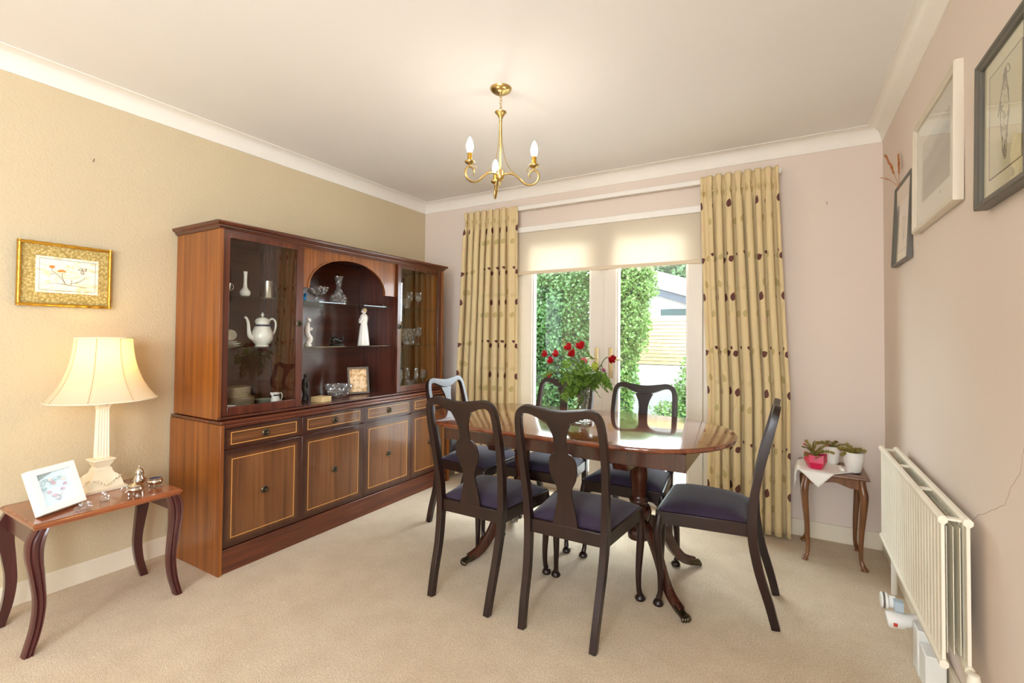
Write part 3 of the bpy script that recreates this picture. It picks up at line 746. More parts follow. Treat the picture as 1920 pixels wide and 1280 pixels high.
spots = [
    (-1.259, 1.795, rad(0), 'dark wood dining chair with its back to the room, nearer the sideboard'),
    (-.787, 1.797, rad(.5), 'dark wood dining chair with its back to the room, nearest the camera'),
    (-1.268, 2.808, rad(180), 'dark wood dining chair across the table, behind the vase of roses'),
    (-.750, 2.802, rad(180), 'dark wood dining chair across the table, in front of the right french door pane'),
    (-.133, 2.387, rad(91), 'dark wood dining chair seen side on at the rounded table end by the curtain'),
    (-1.900, 2.525, rad(-90), 'dark wood dining chair at the table end beside the sideboard')]
chairs = []
for i, (x, y, a, lb) in enumerate(spots):
    c = ch if i == 0 else dup(ch, group=cg)
    c.location = (x, y, 0); c.rotation_euler = (0, 0, a); c['label'] = lb; chairs.append(c)

# ------------------------------------------------------------ chandelier
CX, CY = -1.211, 1.952
cl = thing('chandelier', 'brushed brass three arm chandelier with lit candle bulbs', 'chandelier', (CX, CY, ZC))
wobj('ceiling_rose', MB().lathe([(0, ZC-.0275), (.010, ZC-.0275), (.013, ZC-.025), (.018, ZC-.023), (.034, ZC-.021), (.046, ZC-.013), (.052, ZC-.005), (.053, ZC)], (CX, CY, 0), 36), 'brass', cl, smooth_angle=60)
zc = ZC-.026; k = 0; b = MB()
while zc > 2.292:
    L = .022; c = zc-L/2+.002; ring = [(.0062*math.sin(q), (.5*L)*math.cos(q)) for q in [2*PI*j/14 for j in range(14)]]
    b.tube([(CX+(x if k % 2 == 0 else 0), CY+(0 if k % 2 == 0 else x), c+z) for x, z in ring], .0014, 6, closed=True)
    zc -= L*.74; k += 1
wobj('chain', b, 'brass', cl, smooth_angle=60)
wobj('top_cup', MB().lathe([(.004, 2.237), (.007, 2.244), (.009, 2.252), (.020, 2.272), (.029, 2.281), (.029, 2.283), (.012, 2.281), (.005, 2.287), (.004, 2.295), (0, 2.295)], (CX, CY, 0), 28), 'brass', cl, smooth_angle=50)
wobj('stem', MB().lathe([(0, 1.95), (.0052, 1.95), (.0052, 2.225), (.0085, 2.231), (.0085, 2.240), (.0, 2.243)], (CX, CY, 0), 16), 'brass', cl, smooth_angle=50)
wobj('hub', MB().lathe([(0, 1.918), (.0028, 1.920), (.004, 1.928), (.0025, 1.934), (.006, 1.941), (.012, 1.948), (.0185, 1.954), (.0205, 1.962), (.0205, 1.990), (.017, 1.996), (0, 1.997)], (CX, CY, 0), 28), 'brass', cl, smooth_angle=50)
for ang in (130, 8, -112):
    a = rad(ang); ca, sa = math.cos(a), math.sin(a)
    def W(r, z): return (CX+ca*r, CY+sa*r, z)
    arm = [(.018, 1.974), (.045, 1.975), (.072, 1.968), (.100, 1.945), (.125, 1.920), (.150, 1.908), (.178, 1.911), (.197, 1.930), (.198, 1.955), (.184, 1.973), (.164, 1.974), (.152, 1.962), (.151, 1.948), (.159, 1.941)]
    ar = wobj('arm', MB().tube([W(r, z) for r, z in arm], [.0048, .0052, .0054, .0054, .0052, .0048, .0036, .002], 10, sm=5), 'brass', cl, smooth_angle=60)
    wi = [(.006, 2.228), (.009, 2.15), (.020, 2.07), (.038, 2.02), (.062, 1.985), (.088, 1.962)]
    wobj('wire', MB().tube([W(r, z) for r, z in wi], .0018, 6, sm=4), 'brass', cl, smooth_angle=60)
    wobj('curl', MB().tube([W(r, z) for r, z in ((.150, 1.974), (.158, 1.985), (.150, 1.992), (.140, 1.984), (.141, 1.972), (.150, 1.968))], .0014, 6, sm=3), 'brass', ar, smooth_angle=60)
    c = W(.176, 0); cd_ = [(0, 1.975), (.006, 1.975), (.005, 1.984), (.018, 1.990), (.0235, 1.996), (.0235, 2.000), (.012, 2.003), (.0, 2.003)]
    wobj('drip_cup', MB().lathe(cd_, (c[0], c[1], 0), 22), 'brass', ar, smooth_angle=50)
    wobj('candle_sleeve', MB().lathe([(0, 2.002), (.0105, 2.002), (.0105, 2.040), (0, 2.040)], (c[0], c[1], 0), 18), 'gold', ar, smooth_angle=50)
    wobj('bulb', MB().lathe([(.0085, 2.040), (.0125, 2.050), (.0165, 2.063), (.0165, 2.074), (.0125, 2.092), (.0065, 2.107), (.0015, 2.115), (0, 2.116)], (c[0], c[1], 0), 18), 'bulb', ar, smooth_angle=70)

# ------------------------------------------------------------ side table and what stands on it
SZ = .480; sx0, sx1, sy0, sy1 = -2.775, -2.392, .632, 1.128
stb = thing('side_table', 'small red mahogany table with curved reeded legs under the lit lamp', 'side table', ((sx0+sx1)/2, (sy0+sy1)/2, 0))
cut = .0
prof = [(.012, SZ-.024), (.006, SZ-.024), (.006, SZ-.018), (0, SZ-.014), (0, SZ-.006), (.005, SZ-.004), (.007, SZ)]
b = MB(); vs = []
for d, z in prof: vs += [(sx0+d, sy0+d, z), (sx1-d, sy0+d, z), (sx1-d, sy1-d, z), (sx0+d, sy1-d, z)]
fs = [(k*4+i, k*4+(i+1) % 4, (k+1)*4+(i+1) % 4, (k+1)*4+i) for k in range(len(prof)-1) for i in range(4)]+[(3, 2, 1, 0), tuple(range(4*(len(prof)-1), 4*len(prof)))]
wobj('tabletop', b.raw(vs, fs), 'redtop', stb, smooth_angle=30)
wobj('apron', MB().box(sx0+.04, sx1-.04, sy0+.012, sy0+.030, SZ-.095, SZ-.024), 'redwood', stb, bevel=.002)
wobj('apron', MB().box(sx0+.04, sx1-.04, sy1-.030, sy1-.012, SZ-.095, SZ-.024), 'redwood', stb, bevel=.002)
for x in (sx0+.022, sx1-.022):
    for s, y in ((-1, sy0), (1, sy1)):
        P = [(x, y+s*-.024, SZ-.024), (x, y+s*-.014, SZ-.07), (x, y+s*-.012, SZ-.13), (x, y+s*-.022, SZ-.21), (x, y+s*-.030, SZ-.30), (x, y+s*-.022, SZ-.39), (x, y+s*0.0, SZ-.48)]
        P[0] = (x, y-s*.030, SZ-.024)
        def sec(i, q):
            w_ = interp([(0, .023), (.15, .027), (.35, .024), (.6, .018), (1, .0155)], q); h = .0185
            return [(-h, -w_), (h*.3, -w_), (h*.55, -w_*.9), (h, -w_*.7), (h*.75, -w_*.42), (h, -w_*.22), (h, w_*.22), (h*.75, w_*.42), (h, w_*.7), (h*.55, w_*.9), (h*.3, w_), (-h, w_)] if True else 0
        path = smooth(P, 5); vs = []
        n = len(path)
        for i, p in enumerate(path):
            tt = (path[min(i+1, n-1)]-path[max(i-1, 0)]).normalized(); sd = Vector((1, 0, 0)); nn = Vector((0, 1, 0))
            for a_, c_ in sec(i, i/(n-1)): vs.append(p+sd*(a_ if x > -2.6 else -a_)+nn*c_)
        m = 12; fs = [(i*m+j, i*m+(j+1) % m, (i+1)*m+(j+1) % m, (i+1)*m+j) for i in range(n-1) for j in range(m)]+[tuple(range(m))[::-1], tuple(range((n-1)*m, n*m))]
        wobj('leg', MB().raw(vs, fs), 'redwood', stb, smooth_angle=35, fix=True)
# table lamp
LX, LY = -2.705, .935
lp = thing('table_lamp', 'lit table lamp with a cream bell shade on a fluted column base', 'table lamp', (LX, LY, SZ))
def sq(b, prof, c, tw=0):
    vs = []; k = len(prof)
    for h, z in prof: vs += [(c[0]-h, c[1]-h, z), (c[0]+h, c[1]-h, z), (c[0]+h, c[1]+h, z), (c[0]-h, c[1]+h, z)]
    fs = [(i*4+j, i*4+(j+1) % 4, (i+1)*4+(j+1) % 4, (i+1)*4+j) for i in range(k-1) for j in range(4)]+[(3, 2, 1, 0), tuple(range(4*(k-1), 4*k))]
    return b.raw(vs, fs)
b = sq(MB(), [(.075, SZ), (.075, SZ+.014), (.066, SZ+.016), (.063, SZ+.026), (.058, SZ+.045), (.050, SZ+.062), (.038, SZ+.072), (.033, SZ+.082), (.031, SZ+.094), (.026, SZ+.098), (.026, SZ+.104), (.033, SZ+.116), (.038, SZ+.128), (.042, SZ+.131), (.042, SZ+.138), (.024, SZ+.141)], (LX, LY))
base = wobj('base', b, 'cream', lp, bevel=.002, smooth_angle=25)
b = MB()
for s in (0, 1, 2, 3):
    for k in range(9):
        q = (k-4)/4; off = .0625-.004*abs(q); z = SZ+.040-.012*math.cos(q*PI)*1.0
        dx, dy = {0: (off, q*.042), 1: (-off, q*.042), 2: (q*.042, off), 3: (q*.042, -off)}[s]
        b.ball((LX+dx, LY+dy, z), .0058, 8, 6)
wobj('garland', b, 'cream', base, smooth_angle=60)
for dx, dy in ((-1, 0), (1, 0), (0, 1), (0, -1)): pass
b = MB(); vs = []; zz0, zz1 = SZ+.139, SZ+.365
def flut(h):
    out = []
    for s in range(4):
        pts = []
        for k in range(13):
            q = -1+2*k/12; dpt = 0 if (k % 3 == 0) else .0016*(h/.02)
            pts.append((q*h, h-dpt))
        for (x, y) in pts[:-1]:
            a = s*PI/2; out.append((x*math.cos(a)+y*math.sin(a), -x*math.sin(a)+y*math.cos(a)))
    return out
r0, r1 = flut(.0215), flut(.0180); m = len(r0)
vs = [(LX+x, LY+y, zz0) for x, y in r0]+[(LX+x, LY+y, zz1) for x, y in r1]
wobj('column', b.raw(vs, [(i, (i+1) % m, m+(i+1) % m, m+i) for i in range(m)]+[tuple(range(m))[::-1], tuple(range(m, 2*m))]), 'cream', lp, smooth_angle=15, fix=True)
b = sq(MB(), [(.0195, zz1-.004), (.0205, zz1), (.0195, zz1+.003), (.022, zz1+.010), (.0275, zz1+.020), (.031, zz1+.026), (.033, zz1+.027), (.033, zz1+.033), (0.01, zz1+.034)], (LX, LY))
for s in range(8):
    a = s*PI/4+PI/8*0; r = .030 if s % 2 else .026; b.ball((LX+r*math.cos(a), LY+r*math.sin(a), zz1+.018), .0075, 8, 6)
wobj('capital', b, 'cream', lp, smooth_angle=40)
wobj('lamp_holder', MB().lathe([(.012, zz1+.033), (.012, zz1+.075), (.016, zz1+.078), (.016, zz1+.150), (.012, zz1+.215), (0, zz1+.215)], (LX, LY, 0), 18), 'brass', lp)
wobj('bulb', MB().ball((LX, LY, 1.092), (.024, .024, .032), 14, 10), emit('lit_lamp_bulb', (1, .70, .25, 1), 47), lp)
# bell shade: eight gored panels
SH = [(.2020, .886), (.1960, .893), (.1840, .908), (.1660, .935), (.1480, .968), (.1330, 1.005), (.1210, 1.045), (.1130, 1.085), (.1080, 1.125), (.1055, 1.165)]
SHc = smooth([(r, 0, z) for r, z in SH], 3); vs = []; fs = []; NS = 48
for p in SHc:
    for j in range(NS):
        a = 2*PI*j/NS+rad(12); g = 1-.028*math.sin((j % 6)/6*PI)
        vs.append((LX+p.x*g*math.cos(a), LY+p.x*g*math.sin(a), p.z))
fs = [(i*NS+j, i*NS+(j+1) % NS, (i+1)*NS+(j+1) % NS, (i+1)*NS+j) for i in range(len(SHc)-1) for j in range(NS)]
sh = wobj('lamp_shade', MB().raw(vs, fs), 'shade', lp, smooth_angle=30)
for k in range(8):
    a = 2*PI*k/8+rad(12); wobj('seam', MB().tube([(LX+(p.x+.0006)*math.cos(a), LY+(p.x+.0006)*math.sin(a), p.z) for p in SHc], .0016, 6), plain('seam_tape', lin(196, 170, 120), .7) if k == 0 else bpy.data.materials['seam_tape'], sh, smooth_angle=60)
for r, z in ((SH[0][0], .886), (SH[-1][0]+.0, 1.166)):
    wobj('trim_band', MB().tube([(LX+r*(1-.014*(1-math.cos(8*(a-rad(12)))))*math.cos(a), LY+r*(1-.014*(1-math.cos(8*(a-rad(12)))))*math.sin(a), z) for a in [2*PI*j/64 for j in range(64)]], .0035, 8, closed=True), plain('shade_braid', lin(226, 212, 184), .7), sh, smooth_angle=60)
# shade carrier spider
b = MB()
for k in range(3):
    a = 2*PI*k/3; b.tube([(LX+.012*math.cos(a), LY+.012*math.sin(a), 1.150), (LX+.104*math.cos(a), LY+.104*math.sin(a), 1.160)], .0014, 6)
b.tube([(LX, LY+.016, zz1+.07), (LX, LY+.030, 1.0), (LX, LY+.034, 1.08), (LX, LY+.012, 1.15)], .0014, 6, sm=3)
b.tube([(LX+.012*math.cos(a), LY+.012*math.sin(a), 1.15) for a in [2*PI*j/12 for j in range(12)]], .0014, 6, closed=True)
wobj('shade_carrier', b, 'brass', lp)

# white box frame, leaning back
bf = thing('box_frame', 'white box frame holding a heart made of coloured beads', 'picture frame', (-2.4526+.0873*math.cos(rad(115.76)), .6725+.0873*math.sin(rad(115.76)), SZ+.0126))
bf.rotation_euler = (rad(-21.7), 0, rad(115.76))
# local: x along the face, y into the depth, z up the face
FW, FH, FD = .175, .176, .031
hw = FW/2
b = MB(); bw_ = .024
b.box(-hw, -hw+bw_, 0, FD, 0, FH).box(hw-bw_, hw, 0, FD, 0, FH).box(-hw+bw_, hw-bw_, 0, FD, 0, bw_).box(-hw+bw_, hw-bw_, 0, FD, FH-bw_, FH)
obj('frame', b, 'white', bf, bevel=.001)
obj('backing', MB().box(-hw+.02, hw-.02, FD-.010, FD-.006, .02, FH-.02), plain('pale_blue_card', lin(196, 210, 216), .8), bf)
obj('front_glass', MB().box(-hw+.022, hw-.022, .004, .006, .022, FH-.022), 'frameglass', bf, smooth_angle=0)
obj('text_line', MB().box(-.022, .026, FD-.0105, FD-.010, .098, .1005).box(-.012, .020, FD-.0105, FD-.010, .106, .108).box(-.014, .016, FD-.0105, FD-.010, .114, .116), plain('faint_green_print', lin(160, 206, 180), .8), bf, label='faint green print', smooth_angle=0)
bc = [(176, 96, 104), (150, 60, 66), (190, 150, 140), (120, 140, 130), (96, 110, 104), (110, 150, 140), (160, 84, 110), (190, 110, 130), (206, 170, 150), (120, 110, 130), (150, 170, 170), (224, 210, 190)]
bmats = [plain('bead_%d' % i, lin(*c), .3) for i, c in enumerate(bc)]
n = 18
for k in range(n):
    a = 2*PI*k/n; x = .0026*16*math.sin(a)**3*.98; z = .092+.0029*(13*math.cos(a)-5*math.cos(2*a)-2*math.cos(3*a)-math.cos(4*a))
    obj('bead', MB().ball((x, FD-.016, z), (.0085, .006, .0065), 10, 6), bmats[(k*5) % 12], bf, smooth_angle=60)

# silver cruets
def cruet(x, y, lid, label):
    r = thing('silver_cruet', label, 'condiment pot', (x, y, SZ), group='silver condiment set on the side table')
    outer = [(0, .012), (.014, .012), (.025, .017), (.030, .026), (.029, .033), (.026, .036), (.029, .040), (.029, .042), (.024, .042), (.0235, .037), (.0, .034)]
    obj('bowl', MB().lathe(outer, (0, 0, 0), 24), 'silver', r, smooth_angle=50)
    for k in range(3):
        a = rad(90+120*k); obj('foot', MB().tube([(.020*math.cos(a), .020*math.sin(a), .020), (.027*math.cos(a), .027*math.sin(a), .010), (.025*math.cos(a), .025*math.sin(a), .001)], [.004, .003, .0045], 8, sm=2), 'silver', r)
    if lid: 
        l_ = obj('lid', MB().lathe([(.028, .041), (.024, .047), (.013, .052), (.006, .054), (.004, .058), (.006, .062), (.003, .066), (0, .067)], (0, 0, 0), 22), 'silver', r, smooth_angle=50)
        obj('handle', MB().tube([(-.027, 0, .036), (-.042, 0, .040), (-.046, 0, .028), (-.036, 0, .018), (-.027, 0, .022)], .002, 8, sm=4).rot(Matrix.Rotation(rad(70), 4, 'Z')), 'silver', r)
    else:
        obj('liner', MB().lathe([(0, .0365), (.0235, .0365), (.0225, .041), (.018, .038), (0, .037)], (0, 0, 0), 20), 'navy', r, label='dark blue glass liner')
    return r
cruet(-2.470, .975, True, 'silver lidded mustard pot on three feet beside the lamp base')
cruet(-2.520, 1.073, False, 'open silver salt with a dark liner at the end of the side table')
r = thing('pepper_pot', 'tall silver pepper pot with a pierced domed top behind the mustard pot', 'condiment pot', (-2.585, 1.035, SZ), group='silver condiment set on the side table')
obj('body', MB().lathe([(0, .0), (.018, 0), (.020, .004), (.012, .010), (.014, .016), (.023, .026), (.024, .034), (.018, .046), (.0155, .056), (.021, .060), (.021, .063), (0, .063)], (0, 0, 0), 24), 'silver', r, smooth_angle=50)
obj('cap', MB().lathe([(.016, .063), (.017, .070), (.013, .080), (.006, .087), (.003, .090), (.0045, .095), (.002, .099), (0, .100)], (0, 0, 0), 22), 'silver', r, smooth_angle=50)
# cut glass ornaments
r = thing('crystal_ornament', 'tiny cut glass hedgehog shape on the side table edge below the box frame', 'glass ornament', (-2.436, .790, SZ))
b = MB(); rnd = random.Random(2)
b.ball((0, 0, .013), (.013, .022, .013), 8, 5).ball((0, -.022, .010), (.009, .010, .010), 7, 4).ball((0, .020, .011), (.010, .010, .011), 7, 4)
obj('body', b, 'crystal', r, smooth_angle=0)
b = MB()
for k in range(14):
    b.ball((rnd.uniform(-.010, .010), rnd.uniform(-.018, .020), rnd.uniform(.020, .028)), .0052, 6, 4)
obj('bead_back', b, 'crystal', r, smooth_angle=0)
r = thing('crystal_bottle', 'little cut glass scent bottle in front of the lamp base', 'glass ornament', (-2.478, .872, SZ))
obj('body', MB().lathe([(0, 0), (.015, 0), (.017, .006), (.017, .014), (.015, .018), (.015, .022), (.010, .026), (0, .026)], (0, 0, 0), 10), 'crystal', r, smooth_angle=0)
obj('stopper', MB().ball((0, 0, .036), (.011, .011, .012), 8, 5), 'crystal', r, smooth_angle=0)
def RAY(px, py): return (R1*((px-960)/887.666)-U1*((py-611.136)/887.666)+F).normalized()
def AT(px, py, ax, v):
    d = RAY(px, py); o = Vector((0, 0, 1.18952)); return o+d*((v-o[ax])/d[ax])
# ------------------------------------------------------------ plant table by the radiator
PZ = .478; px0, px1, py0, py1 = .052, .360, 3.000, 3.325
pt = thing('plant_table', 'small walnut side table with cabriole legs between curtain and radiator', 'side table', ((px0+px1)/2, (py0+py1)/2, 0))
prof = [(.010, PZ-.018), (.004, PZ-.016), (0, PZ-.010), (.002, PZ-.003), (.006, PZ)]
b = MB(); vs = []
for d, z in prof: vs += [(px0+d, py0+d, z), (px1-d, py0+d, z), (px1-d, py1-d, z), (px0+d, py1-d, z)]
b.raw(vs, [(k*4+i, k*4+(i+1) % 4, (k+1)*4+(i+1) % 4, (k+1)*4+i) for k in range(4) for i in range(4)]+[(3, 2, 1, 0), (16, 17, 18, 19)])
wobj('tabletop', b, 'oak', pt, smooth_angle=30)
def apr(u0, u1):
    n = 16; o = [(u0, PZ-.018), (u1, PZ-.018)]
    for k in range(n+1):
        q = k/n; x = u1+(u0-u1)*q; o.append((x, PZ-.072+.018*math.sin(PI*q)**.5-.008*math.sin(3*PI*q)))
    return o
for y in (py0+.024, py1-.036): wobj('apron', MB().prism(apr(px0+.035, px1-.035), y, y+.012, 'y'), 'oak', pt, bevel=.001, fix=True)
for x in (px0+.024, px1-.036): wobj('apron', MB().prism(apr(py0+.035, py1-.035), x, x+.012, 'x'), 'oak', pt, bevel=.001, fix=True)
for sx in (-1, 1):
    for sy in (-1, 1):
        x, y = (px0+.034 if sx < 0 else px1-.034), (py0+.034 if sy < 0 else py1-.034)
        P = [(x, y, PZ-.018), (x+sx*.003, y+sy*.003, PZ-.055), (x+sx*.010, y+sy*.010, PZ-.10), (x+sx*.008, y+sy*.008, PZ-.17), (x, y, .20), (x-sx*.004, y-sy*.004, .10), (x-sx*.003, y-sy*.003, .05), (x+sx*.004, y+sy*.004, .022)]
        b = MB().tube(P, [.017, .018, .019, .016, .0125, .010, .0092, .011], 12, sm=4)
        c = (x+sx*.008, y+sy*.008, 0); b.sweep([(x, y, .030), (x+sx*.007, y+sy*.007, .018), (x+sx*.017, y+sy*.017, .008), (x+sx*.020, y+sy*.020, .004)], lambda i, t: [((.0115+.003*math.sin(t*PI))*math.cos(q), (.010-.006*t)*math.sin(q)) for q in [2*PI*k/12 for k in range(12)]], up=(0, 0, 1))
        b.lathe([(0, 0), (.013, 0), (.014, .005), (.010, .012)], c, 14)
        wobj('leg', b, 'oak', pt, smooth_angle=60)
# linen square, one corner hanging over the front
N = 26; vs = []; h = .150; cx, cy = .128, 3.130
for j in range(N+1):
    for i in range(N+1):
        u, v = (i/N*2-1)*h, (j/N*2-1)*h; a = rad(47); x = cx+u*math.cos(a)-v*math.sin(a); y = cy+u*math.sin(a)+v*math.cos(a); z = PZ+.0022
        if y < py0-.003:
            d = (py0-.003)-y; y = py0-.004-.012*min(1, d/.05); z -= max(0, d-.004)
        if x < px0-.003:
            d = (px0-.003)-x; x = px0-.004-.014*min(1, d/.05)+.004*math.sin(y*60); z -= max(0, d-.004)
        vs.append((x, y, z))
fs = [(j*(N+1)+i, j*(N+1)+i+1, (j+1)*(N+1)+i+1, (j+1)*(N+1)+i) for j in range(N) for i in range(N)]
lc = obj('table_linen', MB().raw(vs, fs), 'cloth', smooth_angle=60, pos=(cx, cy, PZ)); s_ = lc.modifiers.new('t', 'SOLIDIFY'); s_.thickness = .0014; s_.offset = 1
tag(lc, 'white linen square hanging in a point over the plant table edge', 'cloth')
# pots
def chain(rnd, p, direction, n, seg, w0, droop, b):
    d = Vector(direction).normalized(); p = Vector(p)
    side = d.cross(Vector((rnd.uniform(-1, 1), rnd.uniform(-1, 1), .3))).normalized()
    for k in range(n):
        side = (side-d*side.dot(d)).normalized(); q = p+d*seg; nn = side.cross(d)*.0012; w_ = w0*(1-.02*k)
        pts = [p, p+d*seg*.3+side*w_, p+d*seg*.62+side*w_*.85, p+d*seg*.9+side*w_*1.1, q, p+d*seg*.9-side*w_*1.1, p+d*seg*.62-side*w_*.85, p+d*seg*.3-side*w_]
        b.raw([x+nn for x in pts]+[x-nn for x in pts], [tuple(range(8)), tuple(range(15, 7, -1))]+[(i, (i+1) % 8, (i+1) % 8+8, i+8) for i in range(8)])
        p = q-d*.002; d = (d+Vector((rnd.uniform(-.2, .2), rnd.uniform(-.2, .2), -droop*(.6+.5*k/n)))).normalized()
    return p
PP = thing('potted_cactus', 'christmas cactus with a pink flower in a faceted bright pink pot', 'potted plant', (.130, 3.085, PZ+.0045))
b = MB()
n = 5; rings = [(0, 0), (.036, 0), (.040, .004), (.056, .036), (.050, .070), (.045, .070), (.045, .052), (0, .052)]
vs = []
for r, z in rings:
    for k in range(10):
        a = 2*PI*k/10+rad(18); q = r*(1 if k % 2 == 0 else .84) if z < .05 else r*(1.12 if k % 2 == 0 else .82)
        vs.append((q*math.cos(a), q*math.sin(a), z+(.010 if (k % 2 == 0 and z > .06) else 0)))
fs = [(i*10+j, i*10+(j+1) % 10, (i+1)*10+(j+1) % 10, (i+1)*10+j) for i in range(len(rings)-1) for j in range(10)]
pp = obj('pot', b.raw(vs, fs), 'pink', PP, smooth_angle=15, fix=False)
obj('soil', MB().lathe([(0, .050), (.040, .052), (0, .056)], (0, 0, 0), 12), 'soil', PP)
rnd = random.Random(5)
b = MB()
tips_ = []
for d in ((-.7, -.1, 1.0), (-.9, .1, .8), (-.5, -.3, 1.2), (.5, -.2, .9), (.9, .1, .8), (.2, .4, 1.1), (-.2, -.5, .9), (.8, -.4, .6)):
    tips_.append(chain(rnd, (rnd.uniform(-.02, .02), rnd.uniform(-.02, .02), .055), (d[0]*.7, d[1]*.7, d[2]*1.3), rnd.randint(4, 5), .026, .0085, .34, b))
for d in ((-1, -.3, .35), (-1, .2, .2), (-.6, -.8, .3), (.3, -.9, .4), (0, -1, .2)):
    chain(rnd, (0, 0, .058), d, 2, .030, .012, .2, b)
obj('stems', b, 'cactusleaf', PP, smooth_angle=0)
b = MB()
for (x, y, z) in (tips_[0], tips_[4]):
    for k in range(9):
        a = 2*PI*k/9; e = Vector((math.cos(a)*.016, math.sin(a)*.016, rnd.uniform(-.010, .012))); c = Vector((x, y, z)); s = Vector((-math.sin(a), math.cos(a), 0))*.005
        b.raw([c, c+e*.6+s, c+e, c+e*.6-s], [(0, 1, 2, 3)])
obj('flower', b, 'pinkpetal', PP, smooth_angle=0)
def white_pot(name, label, x, y, r0, r1, h, seed, dirs, z0=0, n=(3, 4), rib=False):
    P = thing(name, label, 'potted plant', (x, y, PZ+z0))
    obj('pot', MB().lathe([(0, 0), (r0, 0), (r0+.004, .006), (r1, h*.6), (r1+.001, h), (r1-.004, h), (r1-.005, h-.012), (0, h-.012)], (0, 0, 0), 36, (lambda a, z: 1+.012*math.cos(20*a)) if rib else None), 'white', P, smooth_angle=50)
    obj('soil', MB().lathe([(0, h-.014), (r1-.006, h-.011), (0, h-.006)], (0, 0, 0), 16), 'soil', P)
    rnd = random.Random(seed); b = MB()
    for d in dirs: chain(rnd, (rnd.uniform(-.015, .015), rnd.uniform(-.015, .015), h-.010), (d[0]*.8, d[1], d[2]), rnd.randint(*n), .022, .0105, .60, b)
    obj('stems', b, 'cactusleaf', P, smooth_angle=0)
white_pot('potted_cactus', 'drooping olive green cactus in the plain white pot nearest the radiator', .300, 3.105, .030, .046, .105, 8,
    [(-1, -.5, .8), (-.8, -.7, .5), (1, -.1, .9), (.6, -.6, .9), (0, -.8, 1.1), (-.4, .3, 1.2), (1, .3, .6), (-.9, 0, .9)], z0=.0045)
white_pot('potted_cactus', 'cactus in a ribbed white pot behind the linen at the back of the plant table', .215, 3.262, .030, .040, .095, 11,
    [(-1, -.1, .9), (-.5, -.4, 1.2), (.4, -.4, 1.1), (1, 0, .7), (-.2, -.8, .9)], z0=.0045, rib=True)
r = thing('porcelain_ornament', 'tiny white porcelain rabbit beside the white cactus pot', 'ornament', (.248, 3.068, PZ+.0045))
obj('body', MB().ball((0, 0, .010), (.012, .010, .010), 12, 8).ball((-.010, 0, .018), (.007, .006, .007), 10, 6), 'china', r, smooth_angle=60)
obj('ear', MB().ball((-.009, .003, .027), (.0022, .0022, .007), 6, 6).ball((-.009, -.003, .027), (.0022, .0022, .007), 6, 6), 'china', r)

# ------------------------------------------------------------ radiator
RA = thing('radiator', 'cream double panel radiator on the right hand wall', 'radiator', (.42, 2.29, .25))
ry0, ry1, rz0, rz1 = 1.790, 2.800, .262, .690
def rad_panel(x, nm):
    n = 27; path = []; w_ = (ry1-ry0)/n
    for k in range(n):
        y = ry0+k*w_
        path += [(x-.003, y+.002), (x-.003, y+w_*.62), (x+.001, y+w_*.76), (x+.001, y+w_*.88)]
    path.append((x-.003, ry1))
    b = MB(); m = len(path)
    vs = [(p[0], p[1], rz0+.020) for p in path]+[(p[0], p[1], rz1-.022) for p in path]+[(p[0]+.008, p[1], rz0+.020) for p in path]+[(p[0]+.008, p[1], rz1-.022) for p in path]
    fs = [(i, i+1, m+i+1, m+i) for i in range(m-1)]+[(2*m+i+1, 2*m+i, 3*m+i, 3*m+i+1) for i in range(m-1)]+[(0, m, 3*m, 2*m), (m-1, 3*m-1, 4*m-1, 2*m-1)]
    b.raw(vs, fs)
    hexa = lambda r: [(x+r*math.cos(q)*.95, r*math.sin(q)) for q in [PI/8+2*PI*k/8 for k in range(8)]]
    for zc, r in ((rz1-.012, .0125), (rz0+.012, .0120)):
        h_ = hexa(r); b.prism([(a, zc+c) for a, c in h_], ry0-.004, ry1+.004, 'y')
    wobj(nm, b, 'radiator', RA, smooth_angle=25, fix=True)
rad_panel(.378, 'front_panel'); rad_panel(.432, 'rear_panel')
for y in (ry0+.012, ry0+.33, ry0+.66, ry1-.03): wobj('spacer', MB().box(.386, .430, y, y+.022, rz1-.016, rz1-.010), 'radiator', RA)
b = MB()
for x in (.3905, .4050, .4195): b.box(x-.0008, x+.0008, ry0+.02, ry1-.02, rz0+.035, rz1-.035)
wobj('convector_fins', b, 'radiator', RA)
for y in (ry0+.16, ry1-.16): wobj('wall_bracket', MB().box(.440, XR-.0012, y-.012, y+.012, rz0+.06, rz0+.09).box(.440, XR-.0012, y-.012, y+.012, rz1-.10, rz1-.07), 'radiator', RA)
wobj('pipe', MB().tube([(.425, ry1+.030, 0), (.425, ry1+.030, rz0+.0), (.425, ry1+.020, rz0+.013), (.425, ry1, rz0+.013)], .0115, 12), 'white', RA, label='white painted pipe')
wobj('pipe', MB().tube([(.432, ry0-.035, 0), (.432, ry0-.035, rz0-.01)], .011, 12), 'steel', RA, label='bare metal pipe')
b = MB().lathe([(0, rz0-.035), (.016, rz0-.035), (.017, rz0-.01), (.014, rz0+.012), (.012, rz0+.022), (0, rz0+.024)], (.432, ry0-.035, 0), 14)
b.tube([(.432, ry0-.035, rz0), (.432, ry0+.01, rz0+.006)], .011, 10)
wobj('lockshield_valve', b, 'radiator', RA)
TV = thing('thermostatic_valve', 'white thermostatic valve head and pipe cover below the radiator', 'radiator valve', (.36, 2.30, 0))
b = MB().lathe([(0, 0), (.026, 0), (.0285, .004), (.0285, .020), (.022, .026), (.022, .045), (.0, .045)], (0, 0, 0), 24)
b.rot(Matrix.Translation((.308, 2.335, .178)) @ Matrix.Rotation(rad(90), 4, 'Y'))
wobj('valve_head', b, 'plastic', TV, smooth_angle=40)
